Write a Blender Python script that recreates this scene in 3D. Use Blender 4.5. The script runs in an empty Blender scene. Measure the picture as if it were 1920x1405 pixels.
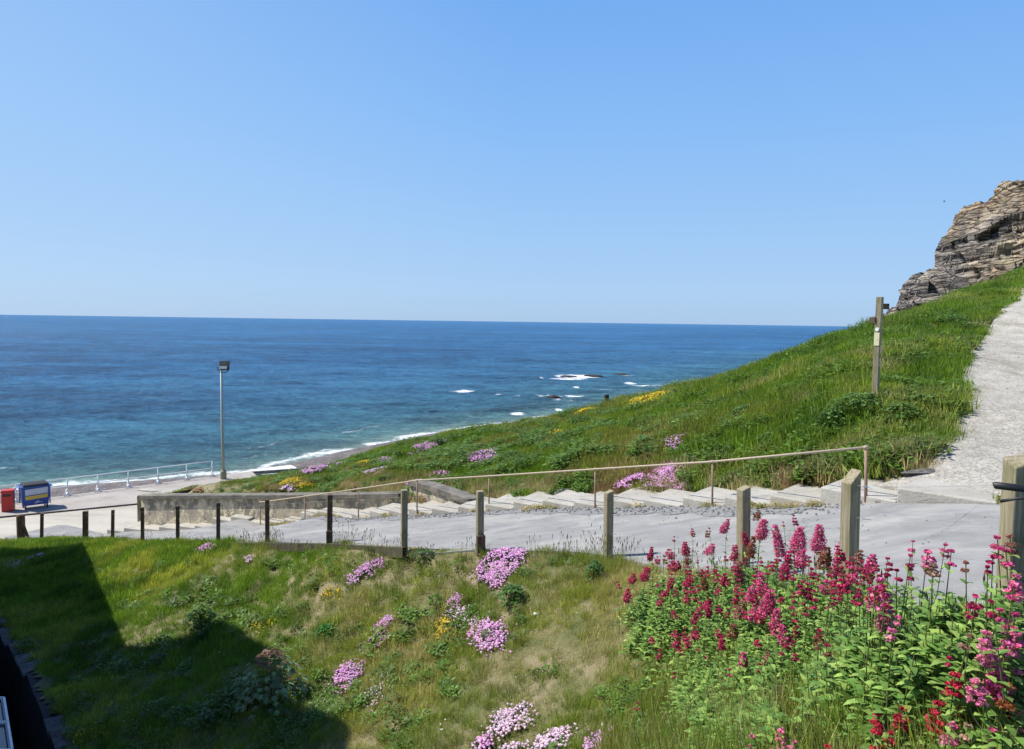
import bpy, math, random
import numpy as np
from math import radians, sin, cos, tan, pi
from mathutils import Vector, Matrix
random.seed(7); rng = np.random.default_rng(7)
S = bpy.context.scene
COL = S.collection
# ------------------------------------------------------------------ camera
F = 1430.0; PITCH = math.atan(99.3/1430); ROLL = math.atan(22/1600)
fwd = np.array([0, cos(PITCH), -sin(PITCH)]); up0 = np.array([0, sin(PITCH), cos(PITCH)]); r0 = np.array([1., 0, 0])
RT = cos(ROLL)*r0 + sin(ROLL)*up0; UP = -sin(ROLL)*r0 + cos(ROLL)*up0
cam = bpy.data.cameras.new('camera'); camo = bpy.data.objects.new('camera', cam); COL.objects.link(camo)
camo.matrix_world = Matrix(((RT[0], UP[0], -fwd[0], 0), (RT[1], UP[1], -fwd[1], 0), (RT[2], UP[2], -fwd[2], 0), (0, 0, 0, 1)))
cam.sensor_width = 36; cam.lens = 36*F/1920; cam.clip_end = 200000; cam.clip_start = 0.05
S.camera = camo
# ------------------------------------------------------------------ light
SUN_EL = radians(52); SUN_STR = 5.0; SKY_STR = 0.10; EXPO = 0.35
w = bpy.data.worlds.new('World'); S.world = w; w.use_nodes = True
nt = w.node_tree; nt.nodes.clear()
sky = nt.nodes.new('ShaderNodeTexSky'); sky.sky_type = 'NISHITA'; sky.sun_disc = False
sky.sun_elevation = SUN_EL; sky.sun_rotation = radians(-72)
sky.air_density = 1.0; sky.dust_density = 0.35; sky.ozone_density = 3.0; sky.altitude = 0
tcd = nt.nodes.new('ShaderNodeTexCoord'); sxy = nt.nodes.new('ShaderNodeSeparateXYZ'); nt.links.new(tcd.outputs['Generated'], sxy.inputs[0])
cr = nt.nodes.new('ShaderNodeValToRGB'); nt.links.new(sxy.outputs[2], cr.inputs[0])
SKYC = [(0., (.40, .60, .88)), (.04, (.41, .64, .95)), (.12, (.35, .60, .97)), (.25, (.255, .53, .985)), (.42, (.165, .42, .93)), (.7, (.06, .17, .52)), (1., (.03, .09, .33))]
while len(cr.color_ramp.elements) < len(SKYC): cr.color_ramp.elements.new(.5)
for e_, (p_, c_) in zip(cr.color_ramp.elements, SKYC): e_.position = p_; e_.color = (*c_, 1)
fm_ = nt.nodes.new('ShaderNodeMath'); fm_.operation = 'MULTIPLY'; fm_.use_clamp = True; nt.links.new(sxy.outputs[0], fm_.inputs[0]); fm_.inputs[1].default_value = -.62
pl = nt.nodes.new('ShaderNodeMix'); pl.data_type = 'RGBA'; nt.links.new(fm_.outputs[0], pl.inputs[0]); nt.links.new(cr.outputs[0], pl.inputs[6]); pl.inputs[7].default_value = (.52, .72, .98, 1)
gs = nt.nodes.new('ShaderNodeMix'); gs.data_type = 'RGBA'; gs.blend_type = 'MULTIPLY'; gs.inputs[0].default_value = 1; nt.links.new(pl.outputs[2], gs.inputs[6]); gs.inputs[7].default_value = (7.6, 7.6, 7.6, 1)
hs = nt.nodes.new('ShaderNodeMix'); hs.data_type = 'RGBA'; hs.inputs[0].default_value = .9
bg = nt.nodes.new('ShaderNodeBackground'); bg.inputs['Strength'].default_value = SKY_STR
out = nt.nodes.new('ShaderNodeOutputWorld')
nt.links.new(sky.outputs[0], hs.inputs[6]); nt.links.new(gs.outputs[2], hs.inputs[7]); nt.links.new(hs.outputs[2], bg.inputs[0]); nt.links.new(bg.outputs[0], out.inputs[0])
sl = bpy.data.lights.new('sun', 'SUN'); sl.energy = SUN_STR; sl.angle = radians(.53); sl.color = (1, .955, .88)
so = bpy.data.objects.new('sun', sl); COL.objects.link(so)
SUN_AZ = radians(12); sund = Vector((-cos(SUN_EL)*cos(SUN_AZ), cos(SUN_EL)*sin(SUN_AZ), sin(SUN_EL)))          # towards the sun
so.rotation_euler = sund.to_track_quat('Z', 'Y').to_euler()
S.view_settings.view_transform = 'Standard'; S.view_settings.look = 'None'; S.view_settings.gamma = 1; S.view_settings.exposure = EXPO
S.cycles.max_bounces = 6; S.cycles.transparent_max_bounces = 6; S.cycles.caustics_reflective = False
# ------------------------------------------------------------------ maths helpers
def ray(px, py):
    px = np.asarray(px, float); py = np.asarray(py, float)
    d = fwd[None] + ((px.reshape(-1, 1)-960)/F)*RT[None] - ((py.reshape(-1, 1)-702.5)/F)*UP[None]
    return d/d[:, 1:2]
def at(px, py, D): return ray([px], [py])[0]*D
def _h(ix, iy, s):
    n = (ix.astype(np.int64)*374761393 + iy.astype(np.int64)*668265263 + s*974634777) & 0xffffffff
    n = ((n ^ (n >> 13))*1274126177) & 0xffffffff
    return ((n ^ (n >> 16)) & 0xffffff)/float(0xffffff)
def vn(x, y, s=0):
    ix = np.floor(x); iy = np.floor(y); fx = x-ix; fy = y-iy
    fx = fx*fx*(3-2*fx); fy = fy*fy*(3-2*fy)
    a = _h(ix, iy, s); b = _h(ix+1, iy, s); c = _h(ix, iy+1, s); d = _h(ix+1, iy+1, s)
    return (a*(1-fx)+b*fx)*(1-fy)+(c*(1-fx)+d*fx)*fy
def fbm(x, y, s=0, o=4):
    x = np.asarray(x, float); y = np.asarray(y, float); t = 0; a = 1; n = 0
    for k in range(o):
        t = t+a*vn(x*2**k+17.3*k, y*2**k-9.1*k, s+k); n += a; a *= .5
    return t/n
def sdist(P, line):
    """signed distance of points to open polyline, + on its left"""
    P = np.asarray(P, float); line = np.asarray(line, float); best = np.full(len(P), 1e9); sg = np.ones(len(P))
    for a, b in zip(line[:-1], line[1:]):
        d = b-a; L = (d*d).sum(); t = np.clip(((P-a)@d)/L, 0, 1); q = a+t[:, None]*d; v = P-q
        dist = np.hypot(v[:, 0], v[:, 1]); cr = d[0]*(P[:, 1]-a[1])-d[1]*(P[:, 0]-a[0])
        m = dist < best-1e-9; best[m] = dist[m]; sg[m] = np.sign(cr[m])
    return best*sg
def inpoly(P, poly):
    P = np.asarray(P, float); r = np.zeros(len(P), bool); n = len(poly)
    for i in range(n):
        x1, y1 = poly[i][:2]; x2, y2 = poly[(i+1) % n][:2]
        c = ((y1 > P[:, 1]) != (y2 > P[:, 1]))
        if y1 != y2: r ^= c & (P[:, 0] < (x2-x1)*(P[:, 1]-y1)/(y2-y1)+x1)
    return r
def resample(pts, n):
    pts = np.asarray(pts, float)
    # Catmull-Rom smoothing then even resampling
    P = np.vstack([2*pts[0]-pts[1], pts, 2*pts[-1]-pts[-2]]); o = []
    for i in range(1, len(P)-2):
        for t in np.linspace(0, 1, 12, endpoint=False):
            a, b, c, d = P[i-1], P[i], P[i+1], P[i+2]
            o.append(.5*((2*b)+(-a+c)*t+(2*a-5*b+4*c-d)*t*t+(-a+3*b-3*c+d)*t**3))
    o.append(P[-2]); o = np.array(o)
    s = np.r_[0, np.cumsum(np.linalg.norm(np.diff(o[:, :2], axis=0), axis=1))]
    q = np.linspace(0, s[-1], n)
    return np.stack([np.interp(q, s, o[:, k]) for k in range(o.shape[1])], 1)
# ------------------------------------------------------------------ materials
def mat(name): 
    m = bpy.data.materials.new(name); m.use_nodes = True; m.node_tree.nodes.clear(); return m
class N:
    def __init__(s, m): s.m = m; s.t = m.node_tree
    def n(s, ty, **k):
        x = s.t.nodes.new(ty)
        for a, b in k.items():
            if a.startswith('i_'):
                key = a[2:].replace('_', ' '); key = int(key) if key.isdigit() else key
                v = x.inputs[key]
                if hasattr(b, 'is_linked') or isinstance(b, bpy.types.NodeSocket): s.t.links.new(b, v)
                else: v.default_value = b
            else: setattr(x, a, b)
        return x
    def l(s, a, b): s.t.links.new(a, b)
    def ramp(s, fac, stops):
        r = s.n('ShaderNodeValToRGB'); s.l(fac, r.inputs[0]); e = r.color_ramp.elements
        while len(e) < len(stops): e.new(.5)
        for el, (p, c) in zip(e, stops): el.position = p; el.color = (*c, 1) if len(c) == 3 else c
        return r.outputs[0]
    def noise(s, vec, scale, detail=5, rough=.55, **k):
        x = s.n('ShaderNodeTexNoise', i_Scale=scale, i_Detail=detail, i_Roughness=rough, **k)
        if vec is not None: s.l(vec, x.inputs['Vector'])
        return x.outputs[0]
    def mapping(s, vec, sc=(1, 1, 1), rot=(0, 0, 0)):
        x = s.n('ShaderNodeMapping'); s.l(vec, x.inputs[0]); x.inputs['Scale'].default_value = sc; x.inputs['Rotation'].default_value = rot
        return x.outputs[0]
    def mix(s, f, a, b, bt='MIX'):
        x = s.n('ShaderNodeMix', data_type='RGBA', blend_type=bt)
        for v, i in ((f, 0), (a, 6), (b, 7)):
            if isinstance(v, bpy.types.NodeSocket): s.l(v, x.inputs[i])
            else: x.inputs[i].default_value = (*v, 1) if isinstance(v, tuple) and len(v) == 3 else v
        return x.outputs[2]
    def math(s, op, a, b=0., c=None, clamp=False):
        x = s.n('ShaderNodeMath', operation=op, use_clamp=clamp)
        for i, v in enumerate((a, b) if c is None else (a, b, c)):
            if isinstance(v, bpy.types.NodeSocket): s.l(v, x.inputs[i])
            else: x.inputs[i].default_value = v
        return x.outputs[0]
    def bump(s, h, strength=.5, dist=.02, normal=None):
        x = s.n('ShaderNodeBump', i_Strength=strength, i_Distance=dist); s.l(h, x.inputs['Height'])
        if normal is not None: s.l(normal, x.inputs['Normal'])
        return x.outputs[0]
    def out(s, sh): o = s.n('ShaderNodeOutputMaterial'); s.l(sh, o.inputs[0])
    def bsdf(s, col, rough=.8, normal=None, metallic=0, spec=.3, **k):
        x = s.n('ShaderNodeBsdfPrincipled')
        for v, i in ((col, 'Base Color'), (rough, 'Roughness'), (metallic, 'Metallic'), (spec, 'Specular IOR Level')):
            if isinstance(v, bpy.types.NodeSocket): s.l(v, x.inputs[i])
            else: x.inputs[i].default_value = (*v, 1) if isinstance(v, tuple) and len(v) == 3 else v
        if normal is not None: s.l(normal, x.inputs['Normal'])
        return x
    def pos(s): return s.n('ShaderNodeNewGeometry').outputs['Position']
    def obj(s): return s.n('ShaderNodeTexCoord').outputs['Object']
def m_rough(name, stops, scale=3, bsc=20, bst=.4, bd=.02, rough=.85, extra=None, coord='pos', msc=(1, 1, 1)):
    m = mat(name); n = N(m); p = n.pos() if coord == 'pos' else n.obj()
    p = n.mapping(p, msc)
    c = n.ramp(n.noise(p, scale, 6, .6), stops)
    f = n.noise(p, bsc, 6, .65)
    c = n.mix(.35, c, n.ramp(f, [(.3, (.25, .25, .25)), (.7, (1, 1, 1))]), 'MULTIPLY')
    if extra: c = extra(n, c, p)
    n.out(n.bsdf(c, rough, n.bump(f, bst, bd)).outputs[0]); return m
def m_leaf(name, attr=True, kind='GEOMETRY', transl=.3, rough=.55, col=(.1, .2, .03), spec=.25):
    """thin leaf / petal: diffuse + some light through it, colour from the mesh"""
    m = mat(name); n = N(m)
    c = n.n('ShaderNodeAttribute', attribute_name='tint', attribute_type=kind).outputs['Color'] if attr else None
    b = n.bsdf(c if attr else col, rough, spec=spec)
    t = n.n('ShaderNodeBsdfTranslucent')
    if attr: n.l(c, t.inputs[0])
    else: t.inputs[0].default_value = (*col, 1)
    mx = n.n('ShaderNodeMixShader', i_0=transl); n.l(b.outputs[0], mx.inputs[1]); n.l(t.outputs[0], mx.inputs[2]); n.out(mx.outputs[0])
    return m
M = {}
M['leaf'] = m_leaf('leaf'); M['petal'] = m_leaf('petal', transl=.35, rough=.7, spec=.1)
M['grass'] = m_leaf('grass_blade', kind='INSTANCER', transl=.35, rough=.5, spec=.2)
M['soil'] = m_rough('turf_soil', [(.3, (.08, .12, .025)), (.5, (.20, .19, .08)), (.62, (.34, .28, .17)), (.8, (.12, .14, .04))], 1.2, 30, .8, .05)
def asphalt_extra(n, c, p):
    sp = n.noise(p, 220, 2, .5); c = n.mix(n.ramp(sp, [(.62, (0, 0, 0)), (.7, (1, 1, 1))]), c, (.42, .43, .43))
    wq = n.n('ShaderNodeVectorMath', operation='ADD'); n.l(p, wq.inputs[0]); nv_ = n.n('ShaderNodeTexNoise', i_Scale=1.6, i_Detail=5.); n.l(p, nv_.inputs['Vector']); n.l(nv_.outputs['Color'], wq.inputs[1])
    ck = n.n('ShaderNodeTexVoronoi', feature='DISTANCE_TO_EDGE', i_Scale=.33); n.l(wq.outputs[0], ck.inputs['Vector']); cm_ = n.ramp(ck.outputs['Distance'], [(.0, (.65, .65, .65)), (.006, (0, 0, 0))]); c = n.mix(cm_, c, (.12, .12, .115))
    bl = n.noise(p, .45, 6, .7); c = n.mix(n.ramp(bl, [(.5, (0, 0, 0)), (.58, (.55, .55, .55))]), c, (.40, .385, .35)); b3_ = n.noise(n.mapping(p, (1.3, 1.3, 1.3), (0, 0, 1.)), .7, 6, .75); c = n.mix(n.ramp(b3_, [(.56, (0, 0, 0)), (.62, (.5, .5, .5))]), c, (.22, .22, .22))
    st = n.noise(n.mapping(p, (.5, 3.2, 1), (0, 0, radians(44))), .8, 4)
    return n.mix(.5, c, n.ramp(st, [(.35, (.72, .72, .72)), (.65, (1.05, 1.05, 1.05))]), 'MULTIPLY')
M['asphalt'] = m_rough('asphalt', [(.3, (.27, .265, .258)), (.55, (.33, .325, .315)), (.8, (.39, .385, .37))], 1.4, 90, .5, .01, extra=asphalt_extra)
def grav_extra(n, c, p):
    v = n.n('ShaderNodeTexVoronoi', i_Scale=26.); n.l(p, v.inputs['Vector'])
    g = n.ramp(v.outputs['Color'], [(.1, (.45, .45, .45)), (.5, (.85, .85, .85)), (.9, (1.25, 1.25, 1.25))])
    c = n.mix(.7, c, g, 'MULTIPLY')
    w = n.noise(n.mapping(p, (1, .35, 1), (0, 0, radians(-25))), 1.7, 6, .7)
    return n.mix(n.ramp(w, [(.52, (0, 0, 0)), (.66, (1, 1, 1))]), c, (.30, .27, .215))
M['gravel'] = m_rough('pale_gravel', [(.3, (.45, .42, .355)), (.55, (.57, .535, .46)), (.8, (.65, .62, .55))], 1.5, 60, .9, .03, extra=grav_extra)
M['greygravel'] = m_rough('grey_gravel', [(.3, (.16, .165, .17)), (.55, (.33, .33, .32)), (.75, (.5, .49, .46))], 14, 70, .9, .03)
def conc_extra(n, c, p):
    s_ = n.noise(p, 1.1, 7, .75); c = n.mix(n.ramp(s_, [(.50, (0, 0, 0)), (.60, (.75, .75, .75))]), c, (.33, .31, .25)); k_ = n.noise(p, 7., 6, .8); return n.mix(n.ramp(k_, [(.58, (0, 0, 0)), (.66, (.7, .7, .7))]), c, (.17, .165, .12))
M['concrete'] = m_rough('pale_concrete', extra=conc_extra, stops=[(.25, (.36, .335, .28)), (.5, (.50, .475, .42)), (.8, (.60, .575, .52))], scale=2.2, bsc=30, bst=.8, bd=.02)
M['plaza'] = m_rough('plaza_concrete', [(.25, (.38, .345, .28)), (.5, (.51, .47, .40)), (.8, (.60, .56, .49))], .5, 12, .3, .01, msc=(.5, 1.5, 1))
M['prom'] = m_rough('prom_paving', [(.25, (.33, .29, .26)), (.5, (.42, .38, .34)), (.8, (.50, .46, .42))], .8, 18, .3, .01)
M['kerb'] = m_rough('dark_kerb', [(.3, (.05, .045, .04)), (.7, (.12, .11, .10))], 4, 30)
M['stone'] = m_rough('stone_dark', [(.3, (.08, .08, .085)), (.5, (.16, .155, .15)), (.75, (.25, .24, .22))], 3, 12, .9, .05)
def wood_mat(name, a, b, c3):
    m = mat(name); n = N(m); p = n.obj(); g = n.noise(n.mapping(p, (22, 22, 1.3)), 2.2, 6, .65); l = n.noise(p, 3.5, 5, .6)
    c = n.ramp(g, [(.3, a), (.55, b), (.8, c3)]); c = n.mix(n.ramp(l, [(.5, (0, 0, 0)), (.62, (.6, .6, .6))]), c, (.17, .165, .07))
    cr = n.noise(n.mapping(p, (30, 30, .8)), 3, 2); c = n.mix(n.ramp(cr, [(.30, (.8, .8, .8)), (.36, (0, 0, 0))]), c, (.03, .025, .02))
    n.out(n.bsdf(c, .85, n.bump(g, .7, .01)).outputs[0]); return m
M['wood'] = wood_mat('weathered_wood', (.17, .14, .085), (.33, .285, .185), (.46, .41, .28))
M['wooddark'] = wood_mat('creosoted_wood', (.05, .032, .024), (.11, .07, .048), (.19, .13, .09))
M['board'] = wood_mat('edging_board', (.05, .045, .03), (.11, .10, .065), (.17, .15, .10))
def paint(name, col, rough=.5, metal=0., dirt=.25, sc=9, dc=(.16, .12, .08)):
    m = mat(name); n = N(m); p = n.obj(); f = n.noise(p, sc, 6, .65)
    c = n.mix(n.math('MULTIPLY', n.ramp(f, [(.45, (0, 0, 0)), (.75, (1, 1, 1))]), dirt), col, dc)
    n.out(n.bsdf(c, n.math('MULTIPLY_ADD', f, .3, rough-.15), n.bump(f, .15, .004), metal, .5).outputs[0]); return m
M['rail'] = paint('rail_paint', (.44, .36, .255), .55, 0, .5, 14, (.25, .13, .06))
M['railpost'] = paint('rail_post_rust', (.30, .18, .12), .7, 0, .6, 12, (.36, .30, .22))
M['white'] = paint('white_paint', (.88, .89, .9), .45, 0, .25)
M['galv'] = paint('galvanised', (.36, .40, .35), .5, .2, .3, 10)
M['sleeve'] = paint('sleeve_green', (.27, .27, .17), .7, 0, .5, 8)
M['black'] = paint('black_plastic', (.018, .018, .02), .5, 0, .15)
M['red'] = paint('red_plastic', (.50, .022, .02), .45, 0, .15)
M['blue'] = paint('blue_plastic', (.012, .07, .30), .45, 0, .15)
M['label_white'] = paint('label_white', (.52, .55, .66), .6, 0, .35, 5, (.28, .34, .5))
M['label_yellow'] = paint('label_yellow', (.62, .45, .07), .6, 0, .3, 6, (.4, .34, .12))
M['label_blue'] = paint('label_blue', (.02, .06, .33), .5, 0, .1)
M['cream'] = paint('cream_plate', (.72, .66, .42), .5, 0, .1)
M['wire'] = paint('wire', (.5, .5, .48), .5, .3, .1)
M['chrome'] = paint('chrome', (.7, .7, .7), .25, 1., .05)
M['steel'] = paint('grey_steel', (.3, .31, .32), .4, .6, .2)
M['glass'] = paint('dark_glass', (.05, .07, .10), .12, 0, .1)
M['lens'] = paint('lamp_lens', (.8, .82, .82), .2, 0, .05)
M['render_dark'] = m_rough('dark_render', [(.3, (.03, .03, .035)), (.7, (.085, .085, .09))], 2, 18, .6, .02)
M['bwall'] = m_rough('building_render', [(.3, (.28, .27, .25)), (.7, (.42, .40, .37))], 1, 20)
M['slate'] = m_rough('slate', [(.3, (.05, .055, .065)), (.7, (.10, .105, .12))], 3, 12)
M['bird'] = paint('bird_grey', (.5, .52, .55), .8, 0, .2)
# stained render of the parapet
def stained():
    m = mat('stained_render'); n = N(m); p = n.pos()
    a = n.noise(p, 1.5, 6, .6); b = n.noise(n.mapping(p, (1.5, 1.5, .7)), 1.6, 6, .7); e = n.noise(p, 9, 6, .7)
    c = n.ramp(a, [(.33, (.27, .25, .20)), (.5, (.42, .375, .29)), (.64, (.56, .49, .36)), (.8, (.62, .56, .43))])
    c = n.mix(n.ramp(b, [(.5, (0, 0, 0)), (.56, (.85, .85, .85))]), c, (.23, .215, .18))
    c = n.mix(n.ramp(n.noise(p, 3.1, 6, .75), [(.53, (0, 0, 0)), (.57, (.95, .95, .95))]), c, (.76, .67, .48))
    c = n.mix(n.ramp(e, [(.60, (0, 0, 0)), (.68, (.7, .7, .7))]), c, (.09, .075, .055))
    n.out(n.bsdf(c, .9, n.bump(e, .8, .04)).outputs[0]); return m
M['stained'] = stained()
M['coping'] = m_rough('lichen_coping', [(.3, (.10, .095, .085)), (.5, (.20, .185, .155)), (.75, (.30, .28, .22))], 3, 22, .8, .03)
# ------------------------------------------------------------------ object helpers
def tag(o, label=None, cat=None, group=None, kind=None):
    if label: o['label'] = label
    if cat: o['category'] = cat
    if group: o['group'] = group
    if kind: o['kind'] = kind
    return o
def empty(name, loc, label, cat, group=None, rz=0):
    o = bpy.data.objects.new(name, None); COL.objects.link(o); o.location = loc; o.rotation_euler = (0, 0, rz); o.empty_display_size = .1
    return tag(o, label, cat, group)
def raw(name, V, Fq, m=None, parent=None, smooth=False, loc=None, col=None, rz=None):
    V = np.asarray(V, np.float32).reshape(-1, 3)
    me = bpy.data.meshes.new(name); me.vertices.add(len(V)); me.vertices.foreach_set('co', V.ravel())
    if isinstance(Fq, np.ndarray): tot = np.full(len(Fq), Fq.shape[1], np.int32); idx = Fq.ravel().astype(np.int32)
    else: tot = np.array([len(f) for f in Fq], np.int32); idx = np.fromiter((i for f in Fq for i in f), np.int32)
    me.loops.add(len(idx)); me.loops.foreach_set('vertex_index', idx)
    me.polygons.add(len(tot)); me.polygons.foreach_set('loop_start', np.r_[0, np.cumsum(tot)[:-1]].astype(np.int32))
    me.polygons.foreach_set('use_smooth', np.full(len(tot), smooth, bool))
    if col is not None:
        a = me.color_attributes.new('tint', 'FLOAT_COLOR', 'POINT'); c = np.ones((len(V), 4), np.float32); c[:, :3] = np.asarray(col, np.float32); a.data.foreach_set('color', c.ravel())
    me.update(calc_edges=True); me.validate()
    if m: me.materials.append(m)
    o = bpy.data.objects.new(name, me); COL.objects.link(o)
    if parent: o.parent = parent
    if loc is not None: o.location = loc
    if rz is not None: o.rotation_euler = (0, 0, rz)
    return o
class MB:
    def __init__(s): s.v = []; s.f = []; s.c = []; s.cur = (1, 1, 1)
    def add(s, vs, fs, c=None):
        b = len(s.v); s.v += [tuple(x) for x in vs]; s.f += [tuple(i+b for i in f) for f in fs]; s.c += [c or s.cur]*len(vs)
    def box(s, c, sz, rz=0, taper=1., top=(0, 0, 0, 0), tilt=None):
        x, y, z = c; a, b, h = [q/2 for q in sz]; vs = []
        for k, (sx, sy) in enumerate(((-1, -1), (1, -1), (1, 1), (-1, 1))): vs.append((sx*a*taper, sy*b*taper, -h))
        for k, (sx, sy) in enumerate(((-1, -1), (1, -1), (1, 1), (-1, 1))): vs.append((sx*a, sy*b, h+top[k]))
        R = Matrix.Rotation(rz, 3, 'Z')
        if tilt: R = R @ tilt
        s.add([R @ Vector(v)+Vector((x, y, z)) for v in vs], [(0, 3, 2, 1), (4, 5, 6, 7), (0, 1, 5, 4), (1, 2, 6, 5), (2, 3, 7, 6), (3, 0, 4, 7)])
    def tube(s, pts, r, n=10, cap=True):
        pts = [Vector(p) for p in pts]; rs = r if isinstance(r, (list, tuple)) else [r]*len(pts); vs = []; fs = []; prev = None
        for i, p in enumerate(pts):
            d = (pts[min(i+1, len(pts)-1)]-pts[max(i-1, 0)]).normalized()
            u = d.orthogonal().normalized() if prev is None else (prev-d*prev.dot(d)).normalized()
            prev = u; v = d.cross(u)
            for k in range(n): t = 2*pi*k/n; vs.append(p+(u*cos(t)+v*sin(t))*rs[i])
        for i in range(len(pts)-1):
            for k in range(n): fs.append((i*n+k, i*n+(k+1) % n, (i+1)*n+(k+1) % n, (i+1)*n+k))
        if cap: fs += [tuple(range(n))[::-1], tuple((len(pts)-1)*n+k for k in range(n))]
        s.add(vs, fs)
    def ball(s, c, r, sz=(1, 1, 1), seg=10, ring=6):
        vs = [(c[0], c[1], c[2]-r*sz[2])]
        for i in range(1, ring):
            t = -pi/2+pi*i/ring
            for k in range(seg): a = 2*pi*k/seg; vs.append((c[0]+r*sz[0]*cos(t)*cos(a), c[1]+r*sz[1]*cos(t)*sin(a), c[2]+r*sz[2]*sin(t)))
        vs.append((c[0], c[1], c[2]+r*sz[2])); fs = []
        for k in range(seg):
            fs.append((0, 1+(k+1) % seg, 1+k)); fs.append((len(vs)-1, len(vs)-1-seg+k, len(vs)-1-seg+(k+1) % seg))
            for i in range(ring-2): b = 1+i*seg; fs.append((b+k, b+(k+1) % seg, b+seg+(k+1) % seg, b+seg+k))
        s.add(vs, fs)
    def lathe(s, prof, c=(0, 0, 0), n=16):
        vs = [(c[0]+r*cos(2*pi*k/n), c[1]+r*sin(2*pi*k/n), c[2]+z) for r, z in prof for k in range(n)]
        fs = [(i*n+k, i*n+(k+1) % n, (i+1)*n+(k+1) % n, (i+1)*n+k) for i in range(len(prof)-1) for k in range(n)]
        s.add(vs, fs+[tuple(range(n))[::-1], tuple((len(prof)-1)*n+k for k in range(n))])
    def build(s, name, m, parent=None, smooth=False, loc=None, col=False, bevel=0, rz=None):
        o = raw(name, s.v, s.f, m, parent, smooth, loc, s.c if col else None, rz)
        if bevel:
            b = o.modifiers.new('bevel', 'BEVEL'); b.width = bevel; b.segments = 2; b.limit_method = 'ANGLE'
        return o
# ------------------------------------------------------------------ terrain: control points (photo x, y, distance)
CP = [ # fence line
 (1890,1240,4.0),(1592,1126,6.4),(1395,1075,9.5),(1141,1045,12.6),(900,1032,14.2),(758,1027,15.2),(618,1018,17.5),(501,1017,19.9),(409,1017,21.8),(333,1017,23.5),(267,1016,25.4),(211,1015,27.6),(160,1014,29.7),(78,1014,31.4),(38,1016,32.2),
 # steps near edge
 (1870,948,11.6),(1740,948,12.3),(1620,947,13.2),(1336,951,16),(1116,957,18.6),(917,962,21.4),(782,970,23.4),(672,978,25.8),(572,984,28.2),(488,989,30),(400,994,31.5),(300,999,33),(200,1004,34.4),
 # near bank
 (960,1200,11),(960,1405,8.8),(505,1300,12.2),(250,1250,15.2),(0,1160,20),(60,1260,16.2),(135,1405,12),(0,1040,28),(1300,1405,6.1),(1500,1405,4.5),(1700,1405,3.3),(1300,1200,8.6),(1500,1250,6.1),(1640,1300,4.3),(700,1130,14.6),(700,1250,12.7),(700,1405,10.3),(300,1100,20),(100,1100,23.5),(400,1405,11.5),(1141,1200,9.8),(1141,1120,11.2),(500,1100,17.6),(1800,1300,3.2),
 # hill foot
 (1600,915,14.7),(1450,920,16.4),(1336,926,17.7),(1116,934,20.2),(940,940,22.8),
 (782,938,25.6),(640,922,28.6),(500,920,31.5),(380,922,35),(300,930,37),
 # hill face
 (1500,800,19.5),(1300,830,21.5),(1100,850,24.5),(900,880,28.5),(700,880,33),(500,905,38),(350,918,42),(1600,750,18.6),(1640,742,18.2),(1600,680,24),(1400,760,25),(1250,780,29),(1000,830,31),(1700,850,14.6),(1700,760,17.5),
 (1720,640,27),(1850,560,39),
 # gravel path
 (1740,890,13.8),(1795,800,16.5),(1800,740,19),(1800,690,22),(1850,630,27.5),(1900,570,34.5),(1920,540,40),(1920,880,13.6),(2050,800,15),(2100,640,24),(2100,540,36),(2150,900,12),(2000,1000,8.5),(2100,1200,5)]
SIL = [(330,916,44),(440,897,46),(560,879,45),(640,861,44),(740,831,42.5),(850,805,41),(1000,781,39.5),(1130,756,39),(1250,727,38.5),(1400,691,37),(1500,655,35),(1600,615,33),(1700,589,37),(1800,550,43),(1920,504,52)]
SILE = [(2100,430,64),(2300,380,72)]
pts = np.array([at(*c) for c in CP+SIL+SILE])
pts[len(CP):len(CP)+len(SIL), 2] -= .22      # leave room for the grass on the skyline
extra = np.array([(-24,34,-9.95),(-30,33,-9.95),(-26,30,-9.6),(-22,27,-8.9),(0,3.5,-3.4),(-3,6.5,-5.2),(-1.5,4.5,-4.6),(1.9,2.2,-1.75),(3,1,-1.7),(5,3,-1.8),(8,6,-1.9),(6,-2,-1.6),(14,10,-1.6),(22,24,1.5),(40,45,7.5),(50,60,9),(20,14,-.4),(30,20,3),(-20,22,-8.6),(-10,8,-7),(1,1,-2.2),(6.5,9.2,-2.55),(9,11,-2.6),(4.5,9,-2.75)])
pts = np.vstack([pts, extra])
SC = 20.
def _U(r2): return np.where(r2 > 1e-12, .5*r2*np.log(np.maximum(r2, 1e-12)), 0)
_X = pts[:, :2]/SC; _n = len(_X)
_K = _U(((_X[:, None]-_X[None])**2).sum(2))+np.eye(_n)*.0015
_P = np.c_[np.ones(_n), _X]; _A = np.block([[_K, _P], [_P.T, np.zeros((3, 3))]])
_w = np.linalg.solve(_A, np.r_[pts[:, 2], 0, 0, 0])
def tps(P):
    P = np.asarray(P, float)[:, :2]/SC; o = np.empty(len(P))
    for i in range(0, len(P), 20000):
        q = P[i:i+20000]; o[i:i+20000] = _U(((q[:, None]-_X[None])**2).sum(2))@_w[:_n]+_w[_n]+q@_w[_n+1:]
    return o
sil = np.array([at(*c)[:2] for c in SIL+SILE]); sil = np.vstack([[sil[0][0]-3, sil[0][1]-.5], sil])
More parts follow.
